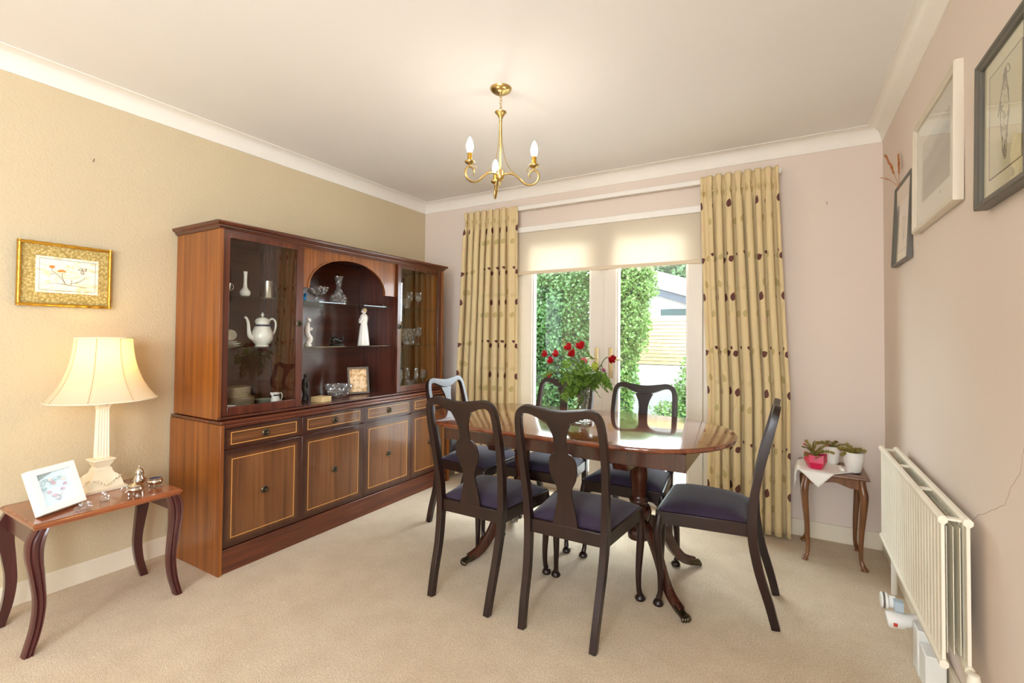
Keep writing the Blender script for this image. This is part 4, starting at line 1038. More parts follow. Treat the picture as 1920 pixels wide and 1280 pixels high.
b = MB().lathe([(.0290, .006), (.0295, .007), (.0295, .012), (.0290, .013)], (0, 0, 0), 24); b.rot(Matrix.Translation((.308, 2.335, .178)) @ Matrix.Rotation(rad(90), 4, 'Y'))
wobj('grip_band', b, 'greyframe', TV)
b = MB().lathe([(0, .0), (.026, .0), (.030, .006), (.030, .045), (.024, .055), (.024, .10), (0, .10)], (0, 0, 0), 24); b.rot(Matrix.Translation((.322, 2.300, .125)) @ Matrix.Rotation(rad(80), 4, 'Y'))
wobj('valve_body', b, 'plastic', TV, smooth_angle=40)
wobj('indicator', MB().box(.338, .350, 2.266, 2.2695, .118, .130), 'redmark', TV)
wobj('blue_window', MB().box(.345, .372, 2.29, 2.32, .165, .200), 'screen_grey', TV)
wobj('pipe_cover', MB().box(.392, .450, 2.190, 2.262, .0, .16).box(.396, .452, 2.10, 2.188, .0, .125), 'plastic', TV, bevel=.004)

# ------------------------------------------------------------ pictures on the right wall
def scribble(lines, mat, parent, name, w_=.0011):
    b = MB()
    for ln in lines:
        p = [(x, -.0006, z) for x, z in ln]
        b.sweep(smooth([Vector(q) for q in p], 3), lambda i, t: [(-w_*(1-.5*abs(2*t-1)), -.0002), (w_*(1-.5*abs(2*t-1)), -.0002), (w_*(1-.5*abs(2*t-1)), .0002), (-w_*(1-.5*abs(2*t-1)), .0002)], up=(0, 1, 0))
    return obj(name, b, mat, parent, smooth_angle=0)
def picture(name, label, yfar, ynear, z0, z1, fw, fd, fmat, lean, mount, mmat, content, off=.0, prof='flat'):
    # local frame: x from the far edge towards the camera edge, z up, y into the wall; hung on the right wall
    W_, H_ = yfar-ynear, z1-z0
    r = thing(name, label, 'picture', (XR-off-fd-.003, (yfar+ynear)/2, z0))
    r.rotation_euler = (rad(lean), 0, rad(-90))
    # after rz=-90 local +x -> -y (towards the camera), local +y -> +x (into the wall)
    hw = W_/2; b = MB()
    ring = [(0, fd), (0, .004), (.003, 0), (fw*.45, .001), (fw*.62, .005), (fw*.9, .007), (fw, .010), (fw, fd)]
    vs = []
    for (x, z, sx, sz) in ((-hw, 0, 1, 1), (hw, 0, -1, 1), (hw, H_, -1, -1), (-hw, H_, 1, -1)):
        vs += [(x+sx*d, y, z+sz*d) for d, y in ring]
    k = len(ring); fs = [(i*k+j, i*k+(j+1) % k, ((i+1) % 4)*k+(j+1) % k, ((i+1) % 4)*k+j) for i in range(4) for j in range(k)]
    obj('frame', b.raw(vs, fs), fmat, r, smooth_angle=20, fix=True)
    obj('mount', MB().box(-hw+fw*.9, hw-fw*.9, .0165, .018, fw*.9, H_-fw*.9), mmat, r, smooth_angle=0)
    obj('glass', MB().box(-hw+fw*.9, hw-fw*.9, .0115, .0125, fw*.9, H_-fw*.9), 'frameglass', r, smooth_angle=0)
    g = fw+mount
    obj('drawing_sheet', MB().box(-hw+g, hw-g, .0155, .0166, g*1.05, H_-g), content[0], r, smooth_angle=0)
    lb = MB(); e = .0012
    lb.box(-hw+g-e, -hw+g+e, .0152, .0166, g*1.05, H_-g).box(hw-g-e, hw-g+e, .0152, .0166, g*1.05, H_-g).box(-hw+g, hw-g, .0152, .0166, g*1.05-e, g*1.05+e).box(-hw+g, hw-g, .0152, .0166, H_-g-e, H_-g+e)
    obj('mount_line', lb, content[1], r, smooth_angle=0)
    obj('backboard', MB().box(-hw+.004, hw-.004, fd-.004, fd-.001, .004, H_-.004), 'black', r, smooth_angle=0)
    if content[2]:
        e_ = bpy.data.objects.new('sketch', None); 
        s_ = scribble(content[2], content[3], r, 'sketch', content[4]); s_.location = (0, .0155, 0)
    return r
rnd = random.Random(11)
def beast(cx, cz, s, seed):
    # long animal figure in loose pencil strokes: head up top, slim body, gathered feet
    rnd = random.Random(seed); L = []
    ol = [(.05, .50), (.10, .48), (.13, .42), (.10, .40), (.04, .42), (.06, .30), (.10, .18), (.11, .02), (.08, -.14), (.06, -.30), (.05, -.42), (.03, -.46), (0, -.44)]
    ir = [(.05, .50), (.0, .47), (-.03, .38), (-.08, .28), (-.13, .16), (-.18, .05), (-.14, .10), (-.09, .18), (-.10, .02), (-.09, -.12), (-.05, -.26), (-.02, -.38), (0, -.44)]
    for base in (ol, ir):
        for j in range(3): L.append([(cx+s*(x+rnd.uniform(-.012, .012)), cz+s*(z+rnd.uniform(-.012, .012))) for x, z in base])
    for j in range(80):
        t = rnd.uniform(-.42, .46); wd = .10 if t < .3 else .05; x = rnd.uniform(-wd, wd)*(1-.5*max(0, -t)); l = rnd.uniform(.02, .07); a = rnd.uniform(1.0, 2.2)
        L.append([(cx+s*x, cz+s*t), (cx+s*(x+l*math.cos(a)*.5+.006), cz+s*(t+l*math.sin(a)*.5)), (cx+s*(x+l*math.cos(a)), cz+s*(t+l*math.sin(a)))])
    for j in range(22):
        x = rnd.uniform(-.03, .03); t = rnd.uniform(-.46, -.30); L.append([(cx+s*x, cz+s*t), (cx+s*(x+.01), cz+s*(t+.02)), (cx+s*x*.6, cz+s*(t+.05))])
    for j in range(18):
        x = rnd.uniform(.0, .07); t = rnd.uniform(.36, .50); L.append([(cx+s*x, cz+s*t), (cx+s*(x-.01), cz+s*(t-.02)), (cx+s*(x-.03), cz+s*(t-.06))])
    return L
def frame_paper(nm, c): return plain(nm, c, .8)
picture('framed_drawing', 'large dark framed pencil drawing of an animal, nearest the camera on the right wall', 1.752, 1.428, 1.540, 1.935, .022, .030, 'greyframe', -.9, .040, 'paper',
        (plain('sheet_cream', lin(226, 218, 190), .8), 'pencil2', beast(.0, .198, .235, 3), 'pencil', .0006))
picture('framed_drawing', 'small dark framed pencil sketch with dried grass tucked behind it', 3.005, 2.648, 1.545, 1.937, .015, .022, 'greyframe', -2.6, .045, 'paper',
        (plain('sheet_beige', lin(222, 210, 184), .8), 'pencil', beast(.0, .20, .22, 9), 'pencil', .0006))
# landscape print: grey hills under a pale sky, procedural
t = NT('grey_landscape_print'); v = t.coords('Generated'); sp = t.n('ShaderNodeSeparateXYZ'); t.l(v, sp.inputs[0])
n1 = t.noise(t.coords('Generated', (2.2, 1, 3.2), (0, .5, 0)), 3, 5, .6, .8); z_ = t.math('ADD', sp.outputs[2], t.math('MULTIPLY', n1, .35))
sl = t.math('ADD', z_, t.math('MULTIPLY', sp.outputs[0], -.22))
c = t.ramp(sl, [(.12, lin(150, 146, 128)), (.42, lin(112, 110, 98)), (.60, lin(150, 146, 132)), (.72, lin(120, 120, 112)), (.86, lin(176, 176, 166)), (1.0, lin(196, 196, 186))])
n2 = t.noise(t.coords('Generated', (30, 1, 12), (0, .6, 0)), 1, 3); c = t.mix(t.math('MULTIPLY', n2, .45), c, lin(180, 176, 160))
land = t.out(t.bsdf(c, .7, 0, .2))
picture('framed_print', 'white framed grey landscape print, middle one of three on the right wall', 2.520, 1.950, 1.622, 2.062, .024, .026, 'paleframe', -.7, .075, 'paperw', (land, 'paperw', None, None, 0))
# dried grass behind the far small picture
gb = thing('dried_grass', 'orange dried grass sprig tucked behind the small dark frame', 'dried flowers', (.452, 2.86, 1.93))
b = MB(); bs = MB(); rnd = random.Random(4)
for (tx, ty, n) in ((1660, 292, 26), (1686, 290, 26), (1650, 333, 8)):
    a = Vector((.455, 2.82, 1.90)); e = AT(tx, ty, 0, .440 if tx != 1650 else .40)
    if tx != 1650: e = AT(tx, ty, 1, 2.88); e.x = min(e.x, .462)
    pth = smooth([a, a.lerp(e, .5)+Vector((0, 0, .012)), e], 6); bs.tube(pth, .0010, 5)
    for k in range(n*5):
        q = .35+.65*rnd.random(); p = pth[min(int(q*(len(pth)-1)), len(pth)-1)]
        d = (e-a).normalized(); s = Vector((rnd.uniform(-.2, .2), rnd.uniform(-1, 1), rnd.uniform(-.4, .5))); L = .034 if n > 10 else .014
        tip = p+(d*.8+s*.6)*L*rnd.uniform(.6, 1.2)*(1.2-q*.5); w_ = Vector((rnd.uniform(-1, 1), rnd.uniform(-1, 1), rnd.uniform(-1, 1)))*.0030
        b.raw([p, p.lerp(tip, .5)+w_, tip, p.lerp(tip, .5)-w_], [(0, 1, 2, 3)])
wobj('stalks', bs, 'dried', gb); wobj('plumes', b, 'dried', gb, smooth_angle=0)

# ------------------------------------------------------------ embroidered picture on the left wall
EP = thing('embroidered_picture', 'gilt framed silk embroidery of flowers and a butterfly above the lamp', 'picture', (XL+.002, .855, 1.307))
EP.rotation_euler = (0, 0, rad(90))   # local x -> +y, local -y -> +x (towards the room)
ew, eh, ed = .332, .288, .026; hw = ew/2; b = MB()
def bamboo(x0, z0, x1, z1, n=5):
    p = []; rr = []
    for i in range(n*6+1):
        q = i/(n*6); p.append((x0+(x1-x0)*q, -.019, z0+(z1-z0)*q)); k = i % 6; rr.append(.0088 if k in (0,) else .0066+.0006*(abs(k-3)))
    b.sweep(p, lambda i, t: [(rr[i]*math.cos(q), rr[i]*1.3*math.sin(q)) for q in [2*PI*j/10 for j in range(10)]], up=(0, 1, 0))
bamboo(-hw, .006, hw, .006, 7); bamboo(-hw, eh-.006, hw, eh-.006, 7); bamboo(-hw+.006, 0, -hw+.006, eh, 6); bamboo(hw-.006, 0, hw-.006, eh, 6)
b.box(-hw+.001, hw-.001, -.012, 0, .001, .010).box(-hw+.001, hw-.001, -.012, 0, eh-.010, eh-.001).box(-hw+.001, -hw+.010, -.012, 0, .0101, eh-.0101).box(hw-.010, hw-.001, -.012, 0, .0101, eh-.0101)
obj('frame', b, 'gold', EP, smooth_angle=50)
t = NT('gold_brocade'); vo = t.n('ShaderNodeTexVoronoi'); t.l(t.coords('Object'), vo.inputs[0]); vo.inputs['Scale'].default_value = 95
ch_ = t.n('ShaderNodeTexMagic'); t.l(t.coords('Object'), ch_.inputs[0]); ch_.inputs['Scale'].default_value = 60; ch_.turbulence_depth = 2
c = t.mix(t.ramp(vo.outputs[0], [(.2, (1, 1, 1, 1)), (.6, (0, 0, 0, 1))]), lin(166, 138, 70), lin(214, 194, 128)); c = t.mix(t.math('MULTIPLY', ch_.outputs[1], .3), c, lin(232, 214, 150))
broc = t.out(t.bsdf(c, .5, .15, .4, bump=vo.outputs[0], bs=.4, bd=.002))
obj('brocade_mount', MB().box(-hw+.008, hw-.008, -.014, -.010, .008, eh-.008), broc, EP, smooth_angle=0)
t = NT('wrinkled_silk'); n = t.noise(t.coords('Object', (14, 14, 30), (0, .5, 0)), 1, 2, .5, 2.2)
c = t.ramp(n, [(.35, lin(228, 214, 166)), (.48, lin(246, 240, 220)), (.6, lin(250, 244, 226))]); silk = t.out(t.bsdf(c, .45, 0, .4, bump=n, bs=.35, bd=.006))
obj('silk_panel', MB().box(-hw+.060, hw-.050, -.0165, -.014, .062, eh-.062), silk, EP, smooth_angle=0)
b = MB(); x0, x1, z0, z1 = -hw+.072, hw-.062, .073, eh-.073; e = .0016
for k in range(44):
    x = x0+(x1-x0)*k/43; b.box(x-e, x+e, -.0170, -.0165, z0-e, z0+e).box(x-e, x+e, -.0170, -.0165, z1-e, z1+e)
for k in range(1, 27):
    z = z0+(z1-z0)*k/27; b.box(x0-e, x0+e, -.0170, -.0165, z-e, z+e).box(x1-e, x1+e, -.0170, -.0165, z-e, z+e)
obj('dotted_border', b, plain('grey_stitch', lin(150, 150, 156), .7), EP, smooth_angle=0)
b = MB()
for (cx_, cz_, n_, L) in ((-.052, .180, 9, .012), (-.018, .160, 12, .017)):
    for k in range(n_):
        a = PI*(.05+.9*k/(n_-1)) if L > .015 else 2*PI*k/n_
        d = Vector((math.cos(a), 0, math.sin(a)*.7))*L; s = Vector((-math.sin(a), 0, math.cos(a)))*.003; c = Vector((cx_, -.0172-.00004*k, cz_))
        b.raw([c, c+d*.6+s, c+d, c+d*.6-s], [(0, 1, 2, 3)])
obj('flower_stitching', b, plain('orange_silk', lin(226, 140, 66), .5), EP, smooth_angle=0)
g_ = scribble([[(-.052, .176), (-.050, .160), (-.034, .148), (-.020, .130), (-.004, .105)], [(-.018, .156), (-.016, .135), (-.004, .105)], [(.042, .118), (.024, .112), (.010, .104)], [(.018, .128), (.016, .104)], [(-.070, .098), (-.04, .106), (0, .102), (.05, .096), (.08, .094)], [(-.060, .150), (-.050, .146), (-.040, .150)], [(.066, .140), (.050, .124), (.030, .112)]], plain('olive_stitch', lin(130, 110, 80), .6), EP, 'stem_stitching', .0011); g_.location = (0, -.0168, 0)
g_ = scribble([[(.040, .176), (.052, .186), (.054, .174), (.040, .176)], [(.054, .174), (.070, .186), (.066, .172), (.054, .172)], [(.054, .172), (.062, .160), (.052, .160), (.050, .170)]], plain('brown_stitch', lin(110, 80, 60), .6), EP, 'butterfly_stitching', .0014); g_.location = (0, -.0168, 0)

# stray fixings left in the walls
for (px, py, ax, v, lb) in ((174, 303, 0, XL, 'small bent nail left in the wall above the embroidered picture'), (1550, 383, 1, YB, 'tiny wall hook left in the back wall right of the curtain')):
    p = AT(px, py, ax, v); n_ = Vector((1, 0, 0)) if ax == 0 else Vector((0, -1, 0))
    b = MB().tube([p-n_*.0005, p+n_*.012, p+n_*.016+Vector((0, 0, .012))], .0016, 6)
    q = obj('wall_nail', b, 'agedbrass', pos=tuple(p)); tag(q, lb, 'nail')
# ------------------------------------------------------------ things in the display cabinet
S1, S2, S0 = 1.3955, 1.1135, UB+.0125
def L(name, label, cat, x, y, z, prof, mat, part='body', n=28, sm=50, group=None, flute=None):
    r = thing(name, label, cat, (x, y, z), group=group); obj(part, MB().lathe(prof, (0, 0, 0), n, flute), mat, r, smooth_angle=sm); return r
def single(name, mb, mat, label, cat, loc, group=None, sm=50, rz=0, **k):
    o = obj(name, mb, mat, smooth_angle=sm, **k); o.location = loc; o.rotation_euler = (0, 0, rz); return tag(o, label, cat, group)
# left compartment, upper shelf
r = L('silver_cup', 'small two handled silver cup at the left end of the upper shelf', 'cup', -2.635, 1.438, S1, [(0, 0), (.014, 0), (.015, .003), (.008, .010), (.010, .018), (.020, .030), (.022, .050), (.025, .068), (.024, .068), (.019, .05), (.016, .032), (0, .028)], 'silver')
for s in (-1, 1): obj('handle', MB().tube([(0, s*.021, .058), (0, s*.033, .062), (0, s*.036, .046), (0, s*.026, .032), (0, s*.019, .030)], .0018, 8, sm=4), 'silver', r)
L('bud_vase', 'white bottle shaped bud vase behind the left glass door', 'vase', -2.635, 1.540, S1, [(0, 0), (.017, 0), (.019, .002), (.026, .014), (.0285, .024), (.026, .034), (.017, .044), (.011, .054), (.009, .080), (.009, .110), (.0105, .135), (.0115, .143), (.0095, .143), (.0075, .12), (0, .11)], 'china')
r = L('pewter_tankard', 'plain pewter tankard behind the left glass door', 'tankard', -2.635, 1.675, S1, [(0, 0), (.036, 0), (.037, .004), (.034, .010), (.031, .060), (.0285, .098), (.029, .102), (.027, .102), (.026, .02), (0, .012)], 'pewter')
obj('handle', MB().tube([(-.012, .026, .085), (-.018, .050, .088), (-.020, .056, .06), (-.016, .044, .03), (-.012, .030, .026)], .0035, 8, sm=4), 'pewter', r)
# left compartment, middle shelf
CP = thing('coffee_pot', 'tall white china coffee pot with a navy band behind the left glass door', 'coffee pot', (-2.640, 1.648, S2)); CP.rotation_euler = (0, 0, rad(90))
obj('body', MB().lathe([(0, 0), (.036, 0), (.040, .004), (.034, .010), (.040, .018), (.056, .040), (.060, .060), (.056, .085), (.045, .108), (.038, .125), (.036, .138), (.041, .145), (.041, .150), (.036, .152), (0, .152)], (0, 0, 0), 32), 'china', CP, smooth_angle=60)
obj('lid', MB().lathe([(.038, .152), (.036, .158), (.028, .166), (.014, .171), (.005, .173), (.0035, .178), (.007, .181), (.009, .186), (.006, .192), (.003, .194), (.004, .198), (0, .201)], (0, 0, 0), 28), 'china', CP, smooth_angle=60)
obj('band', MB().lathe([(.0392, .118), (.0415, .120), (.0385, .130), (.0375, .130)], (0, 0, 0), 32), 'navy', CP, label='navy printed band')
obj('spout', MB().tube([(-.050, 0, .050), (-.072, 0, .062), (-.080, 0, .095), (-.084, 0, .135), (-.094, 0, .163), (-.104, 0, .168)], [.015, .013, .010, .008, .0065, .007], 12, sm=4), 'china', CP, smooth_angle=60)
obj('handle', MB().tube([(.038, 0, .142), (.046, 0, .158), (.062, 0, .165), (.080, 0, .150), (.083, 0, .120), (.074, 0, .085), (.060, 0, .062), (.052, 0, .052)], [.005, .006, .006, .0055, .005, .005], 10, sm=4), 'china', CP, smooth_angle=60)
for k in range(2): single('saucer', MB().lathe([(0, .003), (.022, .003), (.024, 0), (.028, .001), (.050, .010), (.052, .012), (.050, .012), (.028, .004), (0, .004)], (0, 0, 0), 28), 'china', ('white saucer lying on the middle shelf, bottom of two' if k == 0 else 'white saucer under the tipped teacup, top of two'), 'saucer', (-2.640, 1.468, S2+.0005+.0125*k))
single('small_plate', MB().lathe([(0, .003), (.020, .003), (.022, 0), (.026, .001), (.040, .006), (.041, .008), (.026, .004), (0, .004)], (0, 0, 0), 28), 'china', 'little white dish stacked between saucers and tipped teacup', 'dish', (-2.640, 1.462, S2+.0265))
tc = thing('teacup', 'white teacup tipped on its side above the saucers', 'cup', (-2.640, 1.462, S2+.0615)); tc.rotation_euler = (rad(20), rad(70), 0)
obj('body', MB().lathe([(0, -.020), (.014, -.020), (.016, -.016), (.024, -.004), (.029, .012), (.031, .022), (.029, .022), (.022, -.002), (.012, -.014), (0, -.015)], (0, 0, 0), 26), 'china', tc, smooth_angle=60)
obj('handle', MB().tube([(0, -.028, .012), (0, -.042, .014), (0, -.044, .0), (0, -.026, -.008)], .0025, 8, sm=4), 'china', tc)
# left compartment, bottom: plates, jug, cup, dishes
pl = lambda r: [(0, .004), (r*.55, .004), (r*.58, .0), (r*.64, .0), (r*.70, .004), (r*.98, .010), (r, .0115), (r*.98, .0125), (r*.70, .006), (r*.6, .0055), (0, .0055)]
gp = 'gold rimmed plates stacked behind the left glass door'
big = MB().lathe(pl(.088), (0, 0, 0), 40); sml = MB().lathe(pl(.072), (0, 0, 0), 40)
rim = lambda r: MB().lathe([(r*.972, .0128), (r*.99, .01275), (r*1.0008, .0118), (r*1.0008, .0121), (r*.99, .0131), (r*.972, .0132)], (0, 0, 0), 40)
zz = S0+.0003; px_, py_ = -2.640, 1.508; first = {}
NBG, NSM = 10, 9
for k in range(NBG+NSM):
    big_ = k < NBG; key = 'b' if big_ else 's'; sp_ = .0067 if big_ else .0062
    if big_: lb = 'wide gold rimmed dinner plate in the lower half of the plate stack'
    else: lb = 'smaller gold rimmed plate in the upper half of the plate stack' if k < NBG+NSM-1 else 'small gold rimmed plate on the very top of the plate stack'
    if key not in first:
        o = single('dinner_plate' if big_ else 'side_plate', big if big_ else sml, 'china', lb, 'plate', (px_, py_, zz), group=gp)
        obj('gilt_rim', rim(.088 if big_ else .072), 'gold', o, label='thin gilt rim'); first[key] = o
    else: dup(first[key], loc=(px_+random.uniform(-.001, .001), py_+random.uniform(-.001, .001)-(0 if big_ else .004), zz), label=lb, group=gp)
    zz += sp_
jg = thing('cream_jug', 'small white china cream jug with a grey band, beside the plates', 'jug', (-2.600, 1.712, S0)); jg.rotation_euler = (0, 0, rad(90))
obj('body', MB().lathe([(0, 0), (.027, 0), (.029, .004), (.030, .018), (.026, .038), (.021, .056), (.0195, .066), (.023, .078), (.0215, .078), (.017, .06), (0, .05)], (0, 0, 0), 28), 'china', jg, smooth_angle=60)
obj('band', MB().lathe([(.0205, .060), (.0212, .061), (.0215, .068), (.0205, .069)], (0, 0, 0), 28), 'navy', jg, label='grey blue printed band')
obj('lip', MB().tube([(-.016, 0, .066), (-.024, 0, .074), (-.031, 0, .080)], [.010, .008, .005], 10, sm=2), 'china', jg)
obj('handle', MB().tube([(.019, 0, .062), (.030, 0, .074), (.040, 0, .068), (.041, 0, .048), (.034, 0, .028), (.028, 0, .020)], .0032, 8, sm=4), 'china', jg)
r = L('sugar_bowl', 'shallow grey green bowl half hidden between plates and cream jug', 'bowl', -2.690, 1.700, S0, [(0, 0), (.030, 0), (.040, .010), (.052, .036), (.050, .036), (.038, .012), (0, .006)], plain('grey_green_glaze', lin(150, 152, 130), .2))
cu = thing('teacup', 'pale blue white teacup in front of the plate stack', 'cup', (-2.530, 1.408, S0)); cu.rotation_euler = (0, 0, rad(80))
obj('body', MB().lathe([(0, 0), (.013, 0), (.014, .004), (.022, .014), (.027, .030), (.029, .044), (.0275, .044), (.02, .014), (0, .008)], (0, 0, 0), 26), 'china', cu, smooth_angle=60)
obj('handle', MB().tube([(.026, 0, .034), (.040, 0, .036), (.042, 0, .022), (.024, 0, .012)], .0025, 8, sm=4), 'china', cu)
# middle, upper shelf
sgl = thing('blue_glass_bird', 'small bright blue glass ornament at the left end of the open upper shelf', 'ornament', (-2.625, 1.905, S1))
obj('body', MB().ball((0, 0, .018), (.014, .018, .018), 14, 10).ball((0, .012, .042), (.009, .010, .011), 12, 8), 'blue', sgl, smooth_angle=60)
obj('beak', MB().lathe([(.003, 0), (.002, .006), (0, .012)], (0, 0, 0), 8).rot(Matrix.Translation((0, .020, .042)) @ Matrix.Rotation(rad(-90), 4, 'X')), 'blue', sgl)
fl = lambda a, z: 1+.035*math.cos(14*a)
r = L('glass_comport', 'footed crystal bowl on the open upper shelf', 'glass bowl', -2.635, 2.010, S1, [(0, 0), (.026, 0), (.027, .002), (.010, .008), (.006, .016), (.009, .024), (.007, .032), (.016, .040), (.045, .056), (.062, .076), (.066, .100), (.064, .100), (.056, .074), (.03, .05), (0, .042)], 'crystal', sm=30, flute=fl)
r = L('glass_decanter', 'tall waisted cut glass decanter under the arch', 'decanter', -2.640, 2.185, S1, [(0, 0), (.048, 0), (.056, .010), (.058, .028), (.053, .048), (.038, .070), (.022, .088), (.017, .110), (.018, .135), (.026, .165), (.032, .188), (.030, .188), (.016, .14), (.014, .11), (.030, .075), (.046, .045), (.048, .014), (0, .008)], 'crystal', sm=30, flute=lambda a, z: 1+(.03*math.cos(12*a) if z < .08 else 0))
r = thing('silver_spoon', 'ornate silver serving spoon lying on the open upper shelf', 'spoon', (-2.600, 2.480, S1+.001)); r.rotation_euler = (0, 0, rad(82))
obj('handle', MB().tube([(-.085, 0, .003), (-.05, 0, .004), (-.01, 0, .004), (.02, 0, .003)], [.0025, .002, .0025, .004], 8, sm=3), 'silver', r)
obj('bowl', MB().lathe([(0, .001), (.010, .002), (.019, .008), (.018, .008), (.009, .004), (0, .003)], (.045, 0, 0), 20).ball((.020, 0, .006), (.008, .008, .005), 8, 6).ball((.03, .012, .008), (.005, .005, .006), 8, 6).ball((.06, -.010, .010), (.005, .005, .006), 8, 6), 'silver', r)
# middle, middle shelf: figurines
fg = thing('kneeling_figurine', 'white porcelain figurine of a seated woman holding a bundle on the open middle shelf', 'figurine', (-2.630, 1.942, S2))
b = MB(); b.lathe([(0, 0), (.022, 0), (.024, .006), (.021, .014), (0, .016)], (0, .002, 0), 18)
b.tube([(0, -.004, .012), (0, .012, .030), (0, .018, .050), (0, .004, .066), (0, -.006, .090), (0, -.006, .115), (0, 0, .135), (0, .004, .150)], [.016, .017, .017, .018, .0165, .017, .013, .006], 14, sm=4)
b.tube([(0, -.016, .125), (.006, -.010, .105), (.012, .006, .098), (.010, .014, .108)], [.007, .006, .005, .004], 8, sm=3)
obj('body', b, 'parian', fg, smooth_angle=60)
obj('head', MB().ball((0, .010, .165), (.011, .012, .0145), 14, 10).ball((0, .001, .170), (.0115, .010, .012), 12, 8), 'parian', fg)
obj('held_bundle', MB().ball((.010, .016, .110), (.010, .013, .011), 12, 8), 'parian', fg)
fg = thing('bronze_figurine', 'dark bronze reclining figure group in the centre of the open middle shelf', 'figurine', (-2.640, 2.175, S2)); fg.rotation_euler = (0, 0, rad(90))
b = MB(); b.lathe([(0, 0), (.046, 0), (.048, .006), (.042, .014), (.02, .018), (0, .019)], (0, 0, 0), 24)
for i in range(len(b.v)): x, y, z = b.v[i]; b.v[i] = (x*1.15, y*.7, z)
obj('base', b, 'bronze', fg)
rnd = random.Random(9); b = MB()
b.tube([(-.040, 0, .030), (-.020, .002, .044), (.005, 0, .036), (.030, -.002, .030), (.048, 0, .045)], [.011, .013, .012, .010, .006], 10, sm=4)
b.ball((-.036, 0, .062), (.011, .010, .012), 12, 8).ball((-.018, .004, .052), (.012, .011, .013), 10, 8).ball((.012, 0, .048), (.010, .009, .010), 10, 8).tube([(.045, 0, .040), (.052, 0, .062), (.040, 0, .070)], [.005, .004, .003], 8, sm=3)
b.tube([(-.045, 0, .05), (-.055, .004, .035), (-.05, .006, .018)], [.006, .005, .004], 8, sm=3)
obj('figures', b, 'bronze', fg, smooth_angle=60)
lg = thing('standing_figurine', 'tall white porcelain figurine of a robed girl with clasped hands', 'figurine', (-2.650, 2.420, S2)); lg.rotation_euler = (0, 0, rad(-60))
FR = lambda a, z: 1+.05*math.cos(9*a)*(1 if z < .13 else 0)
obj('robe', MB().lathe([(0, 0), (.040, 0), (.041, .004), (.036, .05), (.031, .10), (.026, .140), (.023, .152), (.026, .175), (.029, .196), (.026, .212), (.014, .222), (0, .224)], (0, 0, 0), 36, FR), 'parian', lg, smooth_angle=60)
obj('collar', MB().lathe([(.012, .216), (.020, .218), (.021, .221), (.010, .226)], (0, 0, 0), 20), 'parian', lg)
for s in (-1, 1): obj('arm', MB().tube([(s*.026, 0, .205), (s*.034, -.004, .180), (s*.026, -.020, .165), (s*.006, -.030, .178)], [.010, .011, .009, .006], 10, sm=4), 'parian', lg, smooth_angle=60)
obj('hands', MB().ball((0, -.031, .184), (.006, .006, .010), 10, 8), 'parian', lg)
obj('head', MB().ball((0, 0, .246), (.0155, .017, .020), 16, 12).ball((0, -.017, .243), (.003, .004, .004), 6, 4), 'parian', lg)
obj('hair', MB().ball((0, .004, .251), (.0175, .017, .018), 16, 10), plain('pale_tan_glaze', lin(206, 176, 136), .3), lg)
# middle, bottom: second bronze, coasters, bowl, photograph
fg = thing('bronze_figurine', 'dark bronze standing figure half hidden by the left glass door edge', 'figurine', (-2.600, 1.898, S0))
b = MB(); b.lathe([(0, 0), (.026, 0), (.027, .006), (.020, .012), (0, .013)], (0, .004, 0), 18)
b.tube([(0, .0, .010), (0, .006, .050), (0, -.002, .090), (0, .004, .130), (0, .008, .150)], [.010, .009, .012, .014, .006], 10, sm=4).ball((0, .012, .162), (.010, .011, .012), 12, 8)
b.tube([(0, .006, .135), (0, .026, .120), (0, .030, .090)], [.006, .006, .010], 8, sm=3).ball((0, .026, .128), (.007, .009, .012), 8, 6)
b.tube([(0, .004, .09), (0, .020, .05), (0, .034, .012)], [.008, .007, .006], 8, sm=3)
obj('body', b, 'bronze', fg, smooth_angle=60)
# stack of square coasters
cm = plain('pale_wood_coaster', lin(226, 196, 140), .5); z = S0+.0002; o = None
for k in range(5):
    w_ = .043; lb = 'square pale coaster in the small stack beside the crystal bowl' if k < 4 else 'square pale coaster on top of the small stack'
    if o is None: o = single('coaster', MB().box(-w_, w_, -w_, w_, 0, .0052), cm, lb, 'coaster', (-2.545, 1.985, z), group='square coasters beside the crystal bowl', rz=rad(12), bevel=.0012)
    else: dup(o, loc=(-2.545, 1.985, z), rot=rad(12+random.uniform(-2, 2)), label=lb)
    z += .0064
L('crystal_bowl', 'round cut crystal bowl in front of the photograph', 'glass bowl', -2.600, 2.165, S0, [(0, 0), (.040, 0), (.044, .004), (.062, .020), (.076, .042), (.084, .066), (.086, .088), (.083, .088), (.076, .058), (.058, .026), (.036, .010), (0, .008)], 'crystal', sm=25, n=40, flute=lambda a, z: 1+.02*math.cos(16*a+(z > .05)*PI))
pf = thing('photo_frame', 'dark framed sepia family photograph leaning inside the open cabinet', 'photo frame', (-2.625, 2.365, S0+.004)); pf.rotation_euler = (rad(-9), 0, rad(88-16))
hw, H_, f_ = .078, .190, .014
b = MB(); b.box(-hw, -hw+f_, 0, .012, 0, H_).box(hw-f_, hw, 0, .012, 0, H_).box(-hw+f_, hw-f_, 0, .012, 0, f_).box(-hw+f_, hw-f_, 0, .012, H_-f_, H_)
obj('frame', b, plain('grey_brown_frame', lin(104, 94, 84), .35), pf, bevel=.002)
t = NT('sepia_photograph'); v = t.coords('Generated', (1, 1, 1.2)); n = t.noise(v, 5.5, 4, .6, .6); n2 = t.noise(t.coords('Generated', (3, 1, 2)), 2.2, 2)
c = t.ramp(t.math('ADD', t.math('MULTIPLY', n, .6), t.math('MULTIPLY', n2, .4)), [(.36, lin(150, 104, 64)), (.48, lin(206, 164, 116)), (.60, lin(240, 214, 176)), (.7, lin(214, 150, 100))])
